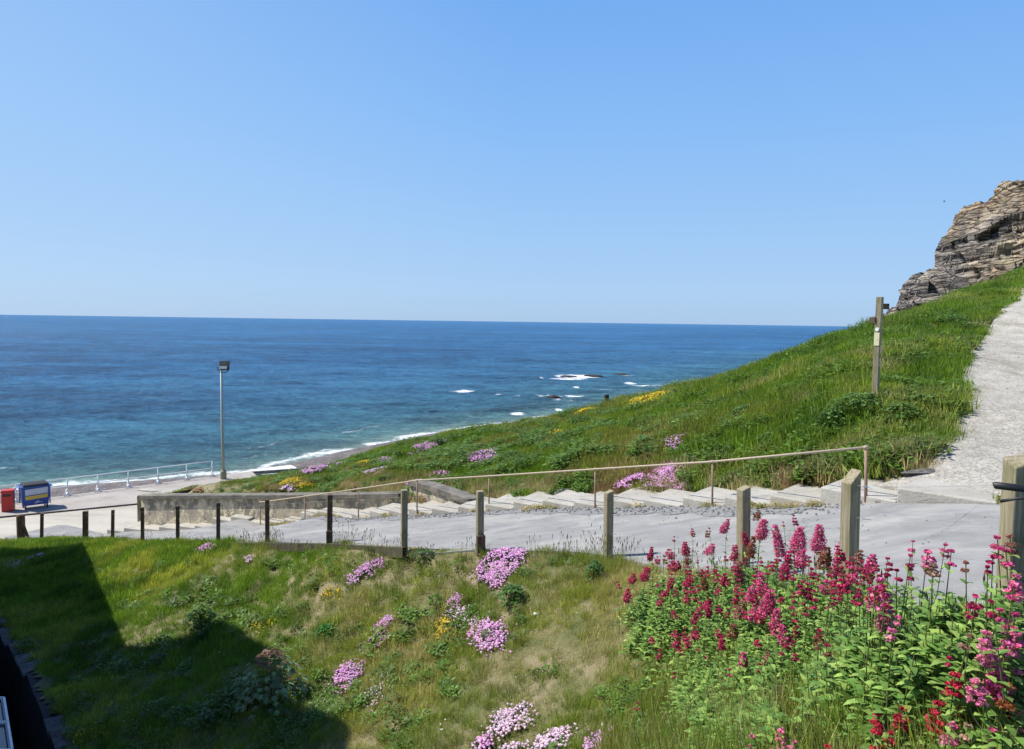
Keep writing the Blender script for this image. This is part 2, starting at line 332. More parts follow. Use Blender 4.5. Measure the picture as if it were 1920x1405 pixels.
# plan curves (x, y)
fence_px = [(2100,1500,2.6),(1890,1240,4.0)]+[c for c in CP[1:15]]
near_pts = np.array([(3.6,1.2),(3.05,2.7)]+[tuple(at(*c)[:2]) for c in CP[:15]])
step_pts = np.array([tuple(at(*c)[:2]) for c in CP[15:28]])
NEAR = resample(near_pts, 200)
STEPN = resample(step_pts, 240)
def offset_curve(C, d):
    T = np.gradient(C[:, :2], axis=0); T /= np.linalg.norm(T, axis=1)[:, None]
    return C[:, :2]+np.c_[T[:, 1], -T[:, 0]]*d      # + = right hand side of travel
STEPF = offset_curve(STEPN, 1.35)                    # steps run right to left; right of travel = away from camera
near_ext = np.vstack([[8, -4], [4.4, -2], NEAR, [-22.5, 33.4]])
ramp_far = np.vstack([[16, 3], [13, 8], STEPN, [-21.5, 36.0]])
ramp_poly = np.vstack([near_ext, ramp_far[::-1]])
step_poly = np.vstack([STEPN, STEPF[::-1]])
gl = np.array([tuple(at(*c)[:2]) for c in [(1640,925,13.9),(1740,890,13.9),(1778,830,15.5),(1795,800,16.5),(1798,740,19),(1803,690,22),(1850,630,27.5),(1898,570,34.5),(1922,538,41),(1990,490,52)]])
GL = resample(gl, 120)
gr = np.array([(15.5,7.5),(16,10),(17,13),(18.5,17),(22,24),(27,30),(33,38),(42,50)]); GR = resample(gr, 120)
gravel_poly = np.vstack([[(7.5,11.9),(13.5,7.5)], GR, GL[::-1]])
wallA = [(-16.1,33.9),(-12.4,31.4)]
RET = np.array([(-30,40.5),(-13.4,20),(-6.9,12),(-1.2,4.8),(-.3,3.4)])       # retaining wall, yard on its right-hand side... 
_ra = np.array([at(0,1160,20)[:2], at(60,1262,16.2)[:2], at(135,1405,12)[:2]])
d_ = (_ra[2]-_ra[0]); d_ /= np.linalg.norm(d_)
RET = np.array([_ra[0]-d_*9, _ra[0], _ra[1], _ra[2], _ra[2]+d_*7.6])
def path_mask(P):
    return inpoly(P, ramp_poly) | inpoly(P, step_poly) | inpoly(P, gravel_poly)
def H(P, noise=True):
    P = np.asarray(P, float).reshape(-1, np.asarray(P).shape[-1])[:, :2]
    h = tps(P)
    d = sdist(P, sil)                      # left of travel (seaward) positive
    h = np.where(d > 0, h-(d*.55+np.minimum(d, 2)**2*.18), h)
    h = np.maximum(h, -16.)
    if noise:
        g = (fbm(P[:, 0]*.9, P[:, 1]*.9, 3)-.5)*.30+(fbm(P[:, 0]*.25, P[:, 1]*.25, 9, 2)-.5)*.3
        k = np.clip(np.minimum(np.abs(sdist(P, near_ext)), np.abs(sdist(P, np.vstack([STEPF, [-21, 37]]))))/1.2, 0, 1)
        k = np.where(path_mask(P), 0, k)
        h = h+g*k
    return h
def h1(x, y): return float(H(np.array([[x, y]]))[0])
def grid_lookup():
    xs = np.arange(-34, 72, .25); ys = np.arange(.5, 80, .25)
    X, Y = np.meshgrid(xs, ys); Z = H(np.c_[X.ravel(), Y.ravel()]).reshape(X.shape); return xs, ys, Z
GX, GY, GZ = grid_lookup()
def HL(P):
    P = np.asarray(P, float); fx = np.clip((P[:, 0]-GX[0])/.25, 0, len(GX)-1.001); fy = np.clip((P[:, 1]-GY[0])/.25, 0, len(GY)-1.001)
    ix = fx.astype(int); iy = fy.astype(int); fx -= ix; fy -= iy
    return (GZ[iy, ix]*(1-fx)+GZ[iy, ix+1]*fx)*(1-fy)+(GZ[iy+1, ix]*(1-fx)+GZ[iy+1, ix+1]*fx)*fy
def hit(px, py, dh=0.):
    """first place where the ray of a photo pixel meets the ground (+dh)"""
    r = ray(px, py); n = len(r); D = np.full(n, np.nan); dh = np.broadcast_to(dh, n)
    ds = np.r_[np.arange(1.6, 15, .05), np.arange(15, 70, .12)]
    for d in ds:
        m = np.isnan(D)
        if not m.any(): break
        p = r[m]*d; below = p[:, 2] <= HL(p)+dh[m]; idx = np.where(m)[0][below]; D[idx] = d
    return r*D[:, None]
def hit1(px, py, dh=0.): return hit([px], [py], dh)[0]
# ------------------------------------------------------------------ ground meshes
def heightmesh(name, xs, ys, keep, m, lower=0., extra=None, zf=None):
    X, Y = np.meshgrid(xs, ys); P = np.c_[X.ravel(), Y.ravel()]; z = zf(P) if zf else H(P)
    nx, ny = len(xs), len(ys); I = np.arange(nx*ny).reshape(ny, nx)
    Q = np.stack([I[:-1, :-1], I[:-1, 1:], I[1:, 1:], I[1:, :-1]], -1).reshape(-1, 4)
    if keep is not None: Q = Q[keep(P[Q].mean(1))]
    used = np.unique(Q); mp = -np.ones(nx*ny, int); mp[used] = np.arange(len(used))
    return raw(name, np.c_[P, z][used], mp[Q], m, smooth=True)
def lowered(P):
    z = H(P); e = np.minimum(np.minimum(np.abs(sdist(P, near_ext)), np.abs(sdist(P, GL))), 9); z = z-np.where(path_mask(P), np.clip((e-.12)*.7, 0, .7), 0.)-np.where(path_mask(P), .01, 0); return z
def keep_g(C):
    k = sdist(C, RET) > -.02
    k &= ~((C[:, 0] < -21.0) & (C[:, 1] > 29.5) & (C[:, 1] < 60)) & ~((C[:, 0] < -16.9) & (C[:, 1] < 41.5) & (C[:, 1] > 32.2))
    return k & (C[:, 1] > -1)
near_x = np.arange(-34, 24, .2); near_y = np.arange(-1.6, 34, .2)
o = heightmesh('grass_slope', near_x, near_y, keep_g, M['soil'], zf=lowered); tag(o, kind='structure')
o = heightmesh('hill_slope', np.arange(-24, 75, .4), np.arange(34-.2-.0, 90, .4), lambda C: keep_g(C) & ~((C[:, 0] < -15.5) & (C[:, 1] < 38.5)) , M['soil'], zf=lambda P: lowered(P)-.01); tag(o, kind='structure')
o = heightmesh('hill_terrain', np.arange(23.6, 75, .6), np.arange(6, 34.3, .6), None, M['soil'], zf=lowered); tag(o, kind='structure')
def strip(name, A, B, nt_, off, m, hf=None, kind='structure', ruled=False):
    n = len(A); V = []
    for j in range(nt_+1): V.append(A[:, :2]*(1-j/nt_)+B[:, :2]*(j/nt_))
    V = np.array(V); P = V.reshape(-1, 2); z = ((np.linspace(0, 1, nt_+1)[:, None]*tps(B)[None]+(1-np.linspace(0, 1, nt_+1))[:, None]*tps(A)[None]).ravel() if ruled else tps(P) if hf is None else hf(P))+off; V3 = np.c_[P, z]
    I = np.arange(n*(nt_+1)).reshape(nt_+1, n)
    Q = np.stack([I[:-1, :-1], I[:-1, 1:], I[1:, 1:], I[1:, :-1]], -1).reshape(-1, 4)
    # skirts
    sk = []; base = len(V3); lo = []
    for row in (I[0], I[-1]):
        q = V3[row].copy(); q[:, 2] -= .22; lo.append(q); b = base+sum(len(x) for x in lo[:-1])
        sk.append(np.stack([row[:-1], row[1:], b+np.arange(1, n), b+np.arange(n-1)], -1))
    V3 = np.vstack([V3]+lo); Q = np.vstack([Q]+sk)
    o = raw(name, V3, Q, m, smooth=False)
    if kind: tag(o, kind=kind)
    return o
nA = resample(near_ext, 260); fA = resample(ramp_far, 260)
ramp_o = strip('ramp_road', nA, fA, 40, .03, M['asphalt'], ruled=True)
_rv = np.zeros(len(ramp_o.data.vertices)*3); ramp_o.data.vertices.foreach_get('co', _rv); _rv = _rv.reshape(-1, 3)[:260*41]
def rampz(P):
    P = np.asarray(P, float)[:, :2]; o = np.empty(len(P))
    for i in range(0, len(P), 400):
        q = P[i:i+400]; d = ((q[:, None]-_rv[None, :, :2])**2).sum(2); j = np.argpartition(d, 4, 1)[:, :4]; ww = 1/(np.take_along_axis(d, j, 1)+1e-4); o[i:i+400] = (ww*_rv[:, 2][j]).sum(1)/ww.sum(1)
    return o
# grey stones and pale dust strip beside the steps
va = STEPN[20:150]; vb = offset_curve(STEPN, -.85+0*0)[20:150]
def wob(C, amp, s): 
    T = np.gradient(C[:, :2], axis=0); T /= np.linalg.norm(T, axis=1)[:, None]; q = np.arange(len(C)); f = (fbm(q*.35, q*0+s, s)-.5)*2*amp
    return C[:, :2]+np.c_[T[:, 1], -T[:, 0]]*f[:, None]
strip('gravel_verge', va, wob(vb, .3, 5), 8, .012, M['greygravel'], hf=rampz)
ga = np.vstack([[(6.3,13.0),(7.4,12.35)], GL]); gb = np.vstack([[(13.4,8.45),(14.6,8.0)], GR])
strip('gravel_path', resample(ga, 220), resample(gb, 220), 40, .075, M['gravel'], hf=lambda P: tps(P)+(fbm(P[:, 0]*2, P[:, 1]*2, 4)-.5)*.05)
# yard below the retaining wall, terrace the camera stands on
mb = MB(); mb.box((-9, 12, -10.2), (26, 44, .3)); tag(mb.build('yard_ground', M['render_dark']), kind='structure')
# plaza, promenade
def flat(name, poly, z, m, thick=.3):
    n = len(poly); V = [(x, y, z) for x, y in poly]+[(x, y, z-thick) for x, y in poly]
    o = raw(name, V, [tuple(range(n)), tuple(range(n, 2*n))[::-1]]+[(i, n+i, n+(i+1) % n, (i+1) % n) for i in range(n)], m); return tag(o, kind='structure')
k1 = at(0, 978, 37.0)[:2]; k2 = at(262, 952, 40.1)[:2]; kd = (k2-k1)/np.linalg.norm(k2-k1)
r1 = at(0, 960, 39.4)[:2]; r2 = at(400, 905, 47.3)[:2]; rd = (r2-r1)/np.linalg.norm(r2-r1)
ZP = -9.95
pk0 = k1-kd*40; pk1 = k2+kd*7; pr0 = r1+np.array([-40., -14.]); pr1 = r2+rd*2.5; prm = r1-rd*1.0
flat('promenade', [tuple(pk0), tuple(pk1), tuple(pr1), tuple(prm), tuple(pr0)], ZP+.02, M['prom'], 4.2)
flat('plaza', [tuple(pk0+(.0, -.15)), tuple(pk1+(0, -.15)), (-11, 40), (-11.5, 34.4), (-15, 33.2), (-17.4, 31.6), (-21.0, 32.0), (-23, 31.2), (-40, 28), (-60, 20)], ZP-.04, M['plaza'], .5)
mb = MB(); a = pk0; b = pk1; c = (a+b)/2; L = np.linalg.norm(b-a)
mb.box((c[0], c[1]-.075, ZP-.01), (L, .10, .075), math.atan2(kd[1], kd[0])); tag(mb.build('kerb', M['kerb']), kind='structure')
# ------------------------------------------------------------------ shore and sea
ZS = -13.5
sh_px = [(-900,1010,43),(-400,955,50),(0,925,0),(200,908,0),(400,893,0),(480,882,0),(560,868,0),(650,847,0),(740,829,0),(860,806,0),(1000,788,0),(1130,768,0),(1250,742,0),(1420,712,0),(1600,680,0)]
def onz(px, py, z): r = ray([px], [py])[0]; return r*(z/r[2])
shore = np.array([onz(x, y, ZS)[:2] for x, y, _ in sh_px]); shore = np.vstack([[-75,22],[-56, 40], shore[2:], [140, 330]])
SH = resample(shore, 300)
sw = np.vstack([pr0, prm, pr1, [-12, 50], [-2, 52], [12, 52], [30, 56], [50, 70], [80, 110], [160, 250]])
SW = resample(sw, 300)
def beach_mat():
    m = mat('pebbles'); n = N(m); p = n.pos(); v = n.n('ShaderNodeTexVoronoi', i_Scale=5.); n.l(p, v.inputs['Vector'])
    c = n.ramp(n.noise(p, 1.1, 6, .7), [(.3, (.09, .078, .075)), (.5, (.15, .13, .125)), (.75, (.24, .215, .20))])
    c = n.mix(.8, c, n.ramp(v.outputs['Color'], [(.1, (.5, .48, .5)), (.5, (.9, .9, .9)), (.9, (1.5, 1.45, 1.4))]), 'MULTIPLY')
    n.out(n.bsdf(c, .8, n.bump(v.outputs['Distance'], .9, .1)).outputs[0]); return m
n_ = 300; V = []
for t in np.linspace(0, 1, 14):
    P = SW*(1-t)+SH*t; z = -11.9+(ZS+.05+11.9)*t+(fbm(P[:, 0]*.5, P[:, 1]*.5, 2)-.5)*.25*(t < .95); V.append(np.c_[P, z])
off = offset_curve(SH, -30.) ; V.append(np.c_[off, np.full(n_, ZS-3)])
V = np.array(V); rows = len(V); I = np.arange(rows*n_).reshape(rows, n_)
tag(raw('beach', V.reshape(-1, 3), np.stack([I[:-1, :-1], I[:-1, 1:], I[1:, 1:], I[1:, :-1]], -1).reshape(-1, 4), beach_mat(), smooth=True), kind='structure')
rr = [36.]
while rr[-1] < 700: rr.append(rr[-1]*1.0062)
while rr[-1] < 90000: rr.append(rr[-1]*1.04)
rr = np.array(rr); az = np.r_[np.linspace(-85, -41, 40, endpoint=False), np.linspace(-41, 42, 800, endpoint=False), np.linspace(42, 85, 40)]
R_, A_ = np.meshgrid(rr, np.radians(az), indexing='ij'); X = R_*np.sin(A_); Y = R_*np.cos(A_)
P = np.c_[X.ravel(), Y.ravel()]
sd = np.full(len(P), 400.); nm = R_.ravel() < 420; sd[nm] = sdist(P[nm], shore[1:])     # left of travel = seaward
wv = (fbm(P[:, 0]*.26+P[:, 1]*.05, P[:, 1]*.42-P[:, 0]*.1, 21, 5)-.5)
wv2 = (fbm(P[:, 0]*.6, P[:, 1]*1.6, 25, 3)-.5)
amp = np.clip(sd/14, .1, 1)*np.clip(260/R_.ravel(), .0, 1)
z = ZS+(wv*.42+wv2*.16)*amp
foam = np.zeros(len(P))
edge = sd+(fbm(P[:, 0]*.25, P[:, 1]*.25, 31, 4)-.5)*5
foam = np.maximum(foam, np.clip(1-np.abs(edge-.8)/1.7, 0, 1)*1.0)
foam = np.maximum(foam, np.clip(1-np.abs(edge-5.5)/1.5, 0, 1)*(fbm(P[:, 0]*.12, P[:, 1]*.12, 35, 3)*1.4-.55))
foam = np.maximum(foam, np.clip(1-np.abs(edge-10)/1.4, 0, 1)*(fbm(P[:, 0]*.1, P[:, 1]*.1, 36, 3)*1.8-.75))
z += np.clip(1-np.abs(edge-10.5)/2.2, 0, 1)*.28*np.clip(fbm(P[:, 0]*.06, P[:, 1]*.06, 36, 2)*2-.5, 0, 1)
BR = [(1082,706,46,4.5),(1060,711,40,2),(1018,708,7,3),(1175,703,18,2.6),(1182,719,13,2),(862,733,32,3),(905,728,0,0),(1035,743,75,2.6),(1045,749,45,4),(940,739,24,1),(977,776,24,3.2),(1048,769,8,2.5),(1210,724,40,1.3),(1130,730,22,1.2),(1080,726,8,1.2)]
ppx = (P[:, 0]); 
for bx, by, bw, bh in BR:
    if bw == 0: continue
    c = onz(bx, by, ZS); D = c[1]; ax = bw*D/F; ay = abs(onz(bx, by-bh, ZS)[1]-D)
    qx = (P[:, 0]-c[0])/ax; qy = (P[:, 1]-c[1])/ay; nn = fbm(P[:, 0]*.35, P[:, 1]*.12, 41, 4)
    foam = np.maximum(foam, np.clip((1.15-np.hypot(qx, qy))*2.2, 0, 1)*np.clip(nn*3.6-1.15, 0, 1.1))
Ir = np.arange(len(P)).reshape(R_.shape)
Q = np.stack([Ir[:-1, :-1], Ir[:-1, 1:], Ir[1:, 1:], Ir[1:, :-1]], -1).reshape(-1, 4)
cen = P[Q].mean(1); kk = np.ones(len(Q), bool)
far = R_.ravel()[Q[:, 0]] < 60
def sea_mat():
    m = mat('sea_water'); n = N(m); p = n.pos()
    fo = n.n('ShaderNodeAttribute', attribute_name='foam').outputs['Fac']; sh = n.n('ShaderNodeAttribute', attribute_name='shore').outputs['Fac']
    # ripples
    b1 = n.noise(n.mapping(p, (.75, 1.15, 1), (0, 0, .12)), 1.0, 8, .72)
    b2 = n.noise(n.mapping(p, (.11, .17, 1), (0, 0, -.08)), 1.0, 6, .68)
    b3 = n.noise(n.mapping(p, (.022, .04, 1), (0, 0, .05)), 1.0, 6, .72)
    nb = n.bump(b3, 1., 8.); nb = n.bump(b2, 1., 2.6, nb); nb = n.bump(b1, 1., .75, nb)
    sp = n.bsdf((.006, .05, .11), .8, nb, spec=0.)
    c = n.ramp(sh, [(0., (.17, .24, .21)), (.03, (.06, .135, .15)), (.10, (.032, .112, .17)), (.3, (.024, .096, .19)), (.8, (.018, .085, .195))])
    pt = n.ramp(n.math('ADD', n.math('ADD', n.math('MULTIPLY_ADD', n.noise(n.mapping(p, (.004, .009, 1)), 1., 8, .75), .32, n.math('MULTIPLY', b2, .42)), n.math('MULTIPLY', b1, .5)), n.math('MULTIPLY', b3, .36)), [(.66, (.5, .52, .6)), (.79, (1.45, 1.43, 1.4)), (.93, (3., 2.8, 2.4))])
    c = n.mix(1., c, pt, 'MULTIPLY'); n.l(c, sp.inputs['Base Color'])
    gl = n.n('ShaderNodeBsdfGlossy', i_Roughness=.16); n.l(nb, gl.inputs['Normal']); fz = n.n('ShaderNodeFresnel', i_IOR=1.333); n.l(nb, fz.inputs['Normal'])
    wm = n.n('ShaderNodeMixShader'); n.l(n.math('MINIMUM', fz.outputs[0], .34), wm.inputs[0]); n.l(sp.outputs[0], wm.inputs[1]); n.l(gl.outputs[0], wm.inputs[2])
    fn = n.noise(p, 2.2, 7, .75); fm = n.math('ADD', fo, n.math('MULTIPLY_ADD', fn, 2.2, -1.3)); fm = n.ramp(fm, [(.25, (0, 0, 0)), (.95, (1, 1, 1))])
    fs = n.bsdf((.82, .84, .85), .8, n.bump(fn, .6, .15), spec=.1)
    mx = n.n('ShaderNodeMixShader'); n.l(fm, mx.inputs[0]); n.l(wm.outputs[0], mx.inputs[1]); n.l(fs.outputs[0], mx.inputs[2]); n.out(mx.outputs[0]); return m
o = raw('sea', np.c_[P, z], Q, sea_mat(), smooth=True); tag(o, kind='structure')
for nm_, arr in (('foam', foam), ('shore', np.clip(sd/160, 0, 1))):
    a = o.data.attributes.new(nm_, 'FLOAT', 'POINT'); a.data.foreach_set('value', arr.astype(np.float32))
# pale slab by the beach, with a fallen timber on it
sl_px = [(418,898),(428,889),(480,880),(545,872),(556,877),(548,884),(500,893)]
V = [onz(x, y, -11.3) for x, y in sl_px]; n = len(V)
raw_v = [(v[0], v[1], -11.3) for v in V]+[(v[0], v[1], -14.5) for v in V]
o = raw('concrete_slipway', raw_v, [tuple(range(n)), tuple(range(n, 2*n))]+[(i, n+i, n+(i+1) % n, (i+1) % n) for i in range(n)], M['white'])
tag(o, 'bright white concrete slipway slab between the lamp pole and the beach', 'slipway')
a = onz(472, 888, -11.15); b = onz(602, 879, -11.15); mb = MB(); c = (a+b)/2; mb.box((0, 0, 0), (np.linalg.norm(b-a), .25, .22)); mb.box((-np.linalg.norm(b-a)/2+.4, -.1, -.12), (.5, .3, .2))
o = mb.build('timber_beam', M['stone'], loc=(c[0], c[1], -11.12), rz=math.atan2(b[1]-a[1], b[0]-a[0])); tag(o, 'long grey timber beam lying across the white slipway', 'beam')
# ------------------------------------------------------------------ rocks
def rock(name, c, r, seed, m, label, cat='rock', group=None, flatz=.6, parent=None):
    mb = MB(); mb.ball((0, 0, 0), 1, (1, 1, 1), 18, 12); v = np.array(mb.v); rs = np.random.default_rng(seed)
    for k in range(9):
        d = rs.normal(size=3); d /= np.linalg.norm(d); lim = rs.uniform(.5, .85); q = v@d; v = v-np.outer(np.maximum(q-lim, 0), d)
    v = v*np.array([r[0], r[1], r[2]])*rs.uniform(.95, 1.05, (len(v), 1)); mb.v = [tuple(x) for x in v]
    o = mb.build(name, m, loc=c); return tag(o, label, cat, group)
M['searock'] = m_rough('wet_rock', [(.3, (.02, .018, .02)), (.7, (.07, .06, .055))], 1, 4)
for i, (x, y, r, lb) in enumerate([(1064,707,2.4,'dark wet rock at the left of the widest patch of surf'),(1112,706,2.6,'dark wet rock at the right end of the widest patch of surf'),(1166,703,2.2,'dark rock in the small surf patch farthest right'),(1040,746,1.5,'low dark rock in the surf nearest the grass hill')]):
    c = onz(x, y, ZS); rock('sea_rock', (c[0], c[1], ZS), (r, r*.8, .55), i, M['searock'], lb, group='rocks breaking the surf')
# ------------------------------------------------------------------ cliff
ct = [(1600,645,100),(1645,612,97),(1664,590,96),(1676,572,95.5),(1682,556,95),(1697,536,94),(1713,519,93),(1735,511,92),(1757,493,91),(1756,466,90.5),(1767,448,90),(1785,418,89),(1791,405,88.5),(1807,391,88),(1828,383,87),(1854,369,86),(1872,357,85),(1890,343,84),(1912,336,83),(1930,332,82),(1980,305,80),(2050,280,78),(2140,262,75),(2260,240,72)]
ct = np.array([at(*c) for c in ct])
s = np.r_[0, np.cumsum(np.linalg.norm(np.diff(ct, axis=0), axis=1))]; nu = 560; q = np.linspace(0, s[-1], nu)
T = np.stack([np.interp(q, s, ct[:, k]) for k in range(3)], 1)
qb = np.floor(q*.55); qc = np.floor(q*1.5); T[:, 2] += (_h(qb, qb*0, 3)-.5)*.55+(_h(qc, qc*0, 4)-.5)*.5; T[:, 0] += (_h(qb, qb*0+1, 3)-.5)*.5
base = np.c_[T[:, 0]*.985-1.0, T[:, 1]-(T[:, 2]+9)*.95-3, np.full(nu, -7.)]     # foot comes towards the viewer
nv = 300; sm0 = lambda x, a, b: float(np.clip((x-a)/(b-a), 0, 1))
V = []; nrm = np.array([-.35, -.75, .5]); nrm /= np.linalg.norm(nrm)
for j in range(nv):
    t = j/(nv-1)
    if t < .86:
        k = t/.86; prof = 1-(1-k)**1.15
        p = base+(T-base)*np.c_[np.full(nu, k**1.1), np.full(nu, k**1.1), np.full(nu, prof)]
        disp = 1.
    else:
        k = (t-.86)/.14; p = T+np.array([.95, 1, 0])*k*16+np.array([0, 0, -1.2])*k*k*2; disp = max(.25, 1-k*3)*(.5 if k > 0 else 1)
    a = radians(22)+.35*np.sin(p[:, 0]*.06); st = p[:, 2]*np.cos(a)+p[:, 0]*np.sin(a)*.8
    along = p[:, 0]*np.cos(a)-p[:, 2]*np.sin(a)
    d = (fbm(st*1.1+fbm(along*.15, st*.2, 50)*2, along*.22, 51, 5)-.5)*2.8+(fbm(p[:, 0]*.09, p[:, 2]*.12, 53, 4)-.5)*4.2*(1-sm0(t, .6, .84))
    d += (np.floor(st*1.5+fbm(along*.25, st*.3, 57)*3) % 2)*.35*fbm(along*.3, st*.1, 58)
    wq_ = fbm(along*.12, st*.12, 66, 3)*5; b1_ = np.floor(st*.95+wq_); b2_ = np.floor(along*.30+_h(b1_, b1_, 5)*7+wq_*.4); d += (_h(b1_, b2_, 8)-.5)*2.0
    b3_ = np.floor(st*2.3+wq_*2); b4_ = np.floor(along*.8+_h(b3_, b3_, 6)*9); d += (_h(b3_, b4_, 9)-.5)*.8
    fade = np.clip(1.0-abs(t-.86)*0, .0, 1)
    V.append(p+nrm*((d+(fbm(p[:, 0]*.55+j*.0, p[:, 2]*.9, 59, 4)-.5)*1.6)*disp*(1-.75*sm0(t, .66, .84) if t < .92 else 1))[:, None])
V = np.array(V); I = np.arange(nu*nv).reshape(nv, nu)
def cliff_mat():
    m = mat('cliff_rock'); n = N(m); p = n.pos(); mp = n.mapping(p, (.28, .28, 1.5), (0, radians(24), 0))
    a = n.noise(mp, 1.3, 8, .72); b = n.noise(p, .10, 5, .6); e = n.noise(n.mapping(p, (.8, .8, 3.5), (0, radians(24), 0)), 1.6, 6, .7)
    tan_ = n.ramp(a, [(.36, (.07, .05, .04)), (.45, (.28, .21, .145)), (.55, (.46, .36, .24)), (.68, (.60, .51, .38))])
    grey = n.ramp(a, [(.38, (.045, .04, .04)), (.47, (.19, .172, .16)), (.56, (.32, .29, .265)), (.68, (.52, .48, .43))])
    sx = n.n('ShaderNodeSeparateXYZ'); n.l(p, sx.inputs[0])
    f = n.math('ADD', n.math('MULTIPLY', sx.outputs[2], .045), n.math('MULTIPLY_ADD', b, 3.2, -1.85))
    c = n.mix(n.ramp(f, [(.1, (0, 0, 0)), (.6, (1, 1, 1))]), grey, tan_)
    nz = n.n('ShaderNodeSeparateXYZ'); n.l(n.n('ShaderNodeNewGeometry').outputs['Normal'], nz.inputs[0])
    vq = n.noise(p, .5, 3); wp_ = n.n('ShaderNodeVectorMath', operation='ADD'); n.l(n.mapping(p, (.26, .26, 1.7), (0, radians(24), 0)), wp_.inputs[0]); cv_ = n.n('ShaderNodeCombineXYZ'); n.l(vq, cv_.inputs[0]); n.l(vq, cv_.inputs[2]); n.l(cv_.outputs[0], wp_.inputs[1])
    vo = n.n('ShaderNodeTexVoronoi', i_Scale=1.1); n.l(wp_.outputs[0], vo.inputs['Vector']); ve = n.n('ShaderNodeTexVoronoi', feature='DISTANCE_TO_EDGE', i_Scale=1.1); n.l(wp_.outputs[0], ve.inputs['Vector'])
    c = n.mix(.75, c, n.ramp(vo.outputs['Color'], [(.1, (.42, .42, .44)), (.5, (.9, .88, .86)), (.9, (1.5, 1.42, 1.3))]), 'MULTIPLY')
    c = n.mix(n.ramp(ve.outputs['Distance'], [(.0, (.85, .85, .85)), (.07, (0, 0, 0))]), c, (.02, .017, .016))
    sk = n.noise(n.mapping(p, (.12, .12, .02), (0, radians(-28), 0)), 1.6, 5, .6); c = n.mix(n.ramp(sk, [(.56, (0, 0, 0)), (.64, (.55, .55, .55))]), c, (.50, .42, .31))
    e = n.math('ADD', e, n.math('MULTIPLY', n.math('MINIMUM', ve.outputs['Distance'], .12), 6.))
    gm = n.math('MULTIPLY', n.ramp(nz.outputs[2], [(.72, (0, 0, 0)), (.86, (1, 1, 1))]), n.ramp(n.noise(p, .5, 4), [(.42, (0, 0, 0)), (.55, (1, 1, 1))]))
    c = n.mix(gm, c, (.11, .12, .035))
    n.out(n.bsdf(c, .9, n.bump(e, 1., .35)).outputs[0]); return m
tag(raw('cliff', V.reshape(-1, 3), np.stack([I[:-1, :-1], I[:-1, 1:], I[1:, 1:], I[1:, :-1]], -1).reshape(-1, 4), cliff_mat(), smooth=False), kind='structure')
# ------------------------------------------------------------------ steps
st_root = empty('stone_steps', (STEPN[120][0], STEPN[120][1], float(tps(STEPN[120:121])[0])), 'long flight of wide pale concrete steps climbing beside the grey ramp', 'steps')
base_l = np.array(st_root.location)
NST = 29
ss = np.r_[0, np.cumsum(np.linalg.norm(np.diff(STEPN, axis=0), axis=1))]
def at_s(C, s_): return np.array([np.interp(s_, ss, C[:, k]) for k in (0, 1)])
first_len = 2 ; cuts = list(np.linspace(0, 1, NST+1)*(ss[-1]-0)); 
cuts = [0.0]; 
big = [1.5, 1.45]
for b_ in big: cuts.append(cuts[-1]+b_)
rem = ss[-1]-cuts[-1]
for k in range(1, NST+1): cuts.append(cuts[2]+rem*k/NST)
for k in range(len(cuts)-1):
    s0, s1 = cuts[k], cuts[k+1]-.004; A0, A1, B0, B1 = at_s(STEPN, s0), at_s(STEPN, s1), at_s(STEPF, s0), at_s(STEPF, s1)
    if k < 2: B0 = A0+(B0-A0)*1.5; B1 = A1+(B1-A1)*1.5
    # skewed treads: far edge sits further downhill, as the photo shows
    jn = random.uniform(-.05, .05); sk_ = (A1-A0)*(.28+jn); B0 = B0+sk_; B1 = B1+sk_
    z0 = float(tps(A0[None])[0])+.07+random.uniform(-.03, .03); drop = .05
    T0, T1 = z0, z0-drop; lo = float(tps(A1[None])[0])-.5
    if k < 2: z0 = float(tps(A0[None])[0])+.06; T0, T1 = z0, z0-.03
    V = [(*A0, T0), (*A1, T1), (*B1, T1+.03), (*B0, T0+.03), (*A0, lo), (*A1, lo), (*B1, lo), (*B0, lo)]
    V = [np.array(v)-base_l for v in V]
    o = raw('step', V, [(0, 3, 2, 1), (4, 5, 6, 7), (0, 1, 5, 4), (1, 2, 6, 5), (2, 3, 7, 6), (3, 0, 4, 7)], M['concrete'], st_root)
    b = o.modifiers.new('bevel', 'BEVEL'); b.width = .03; b.segments = 3
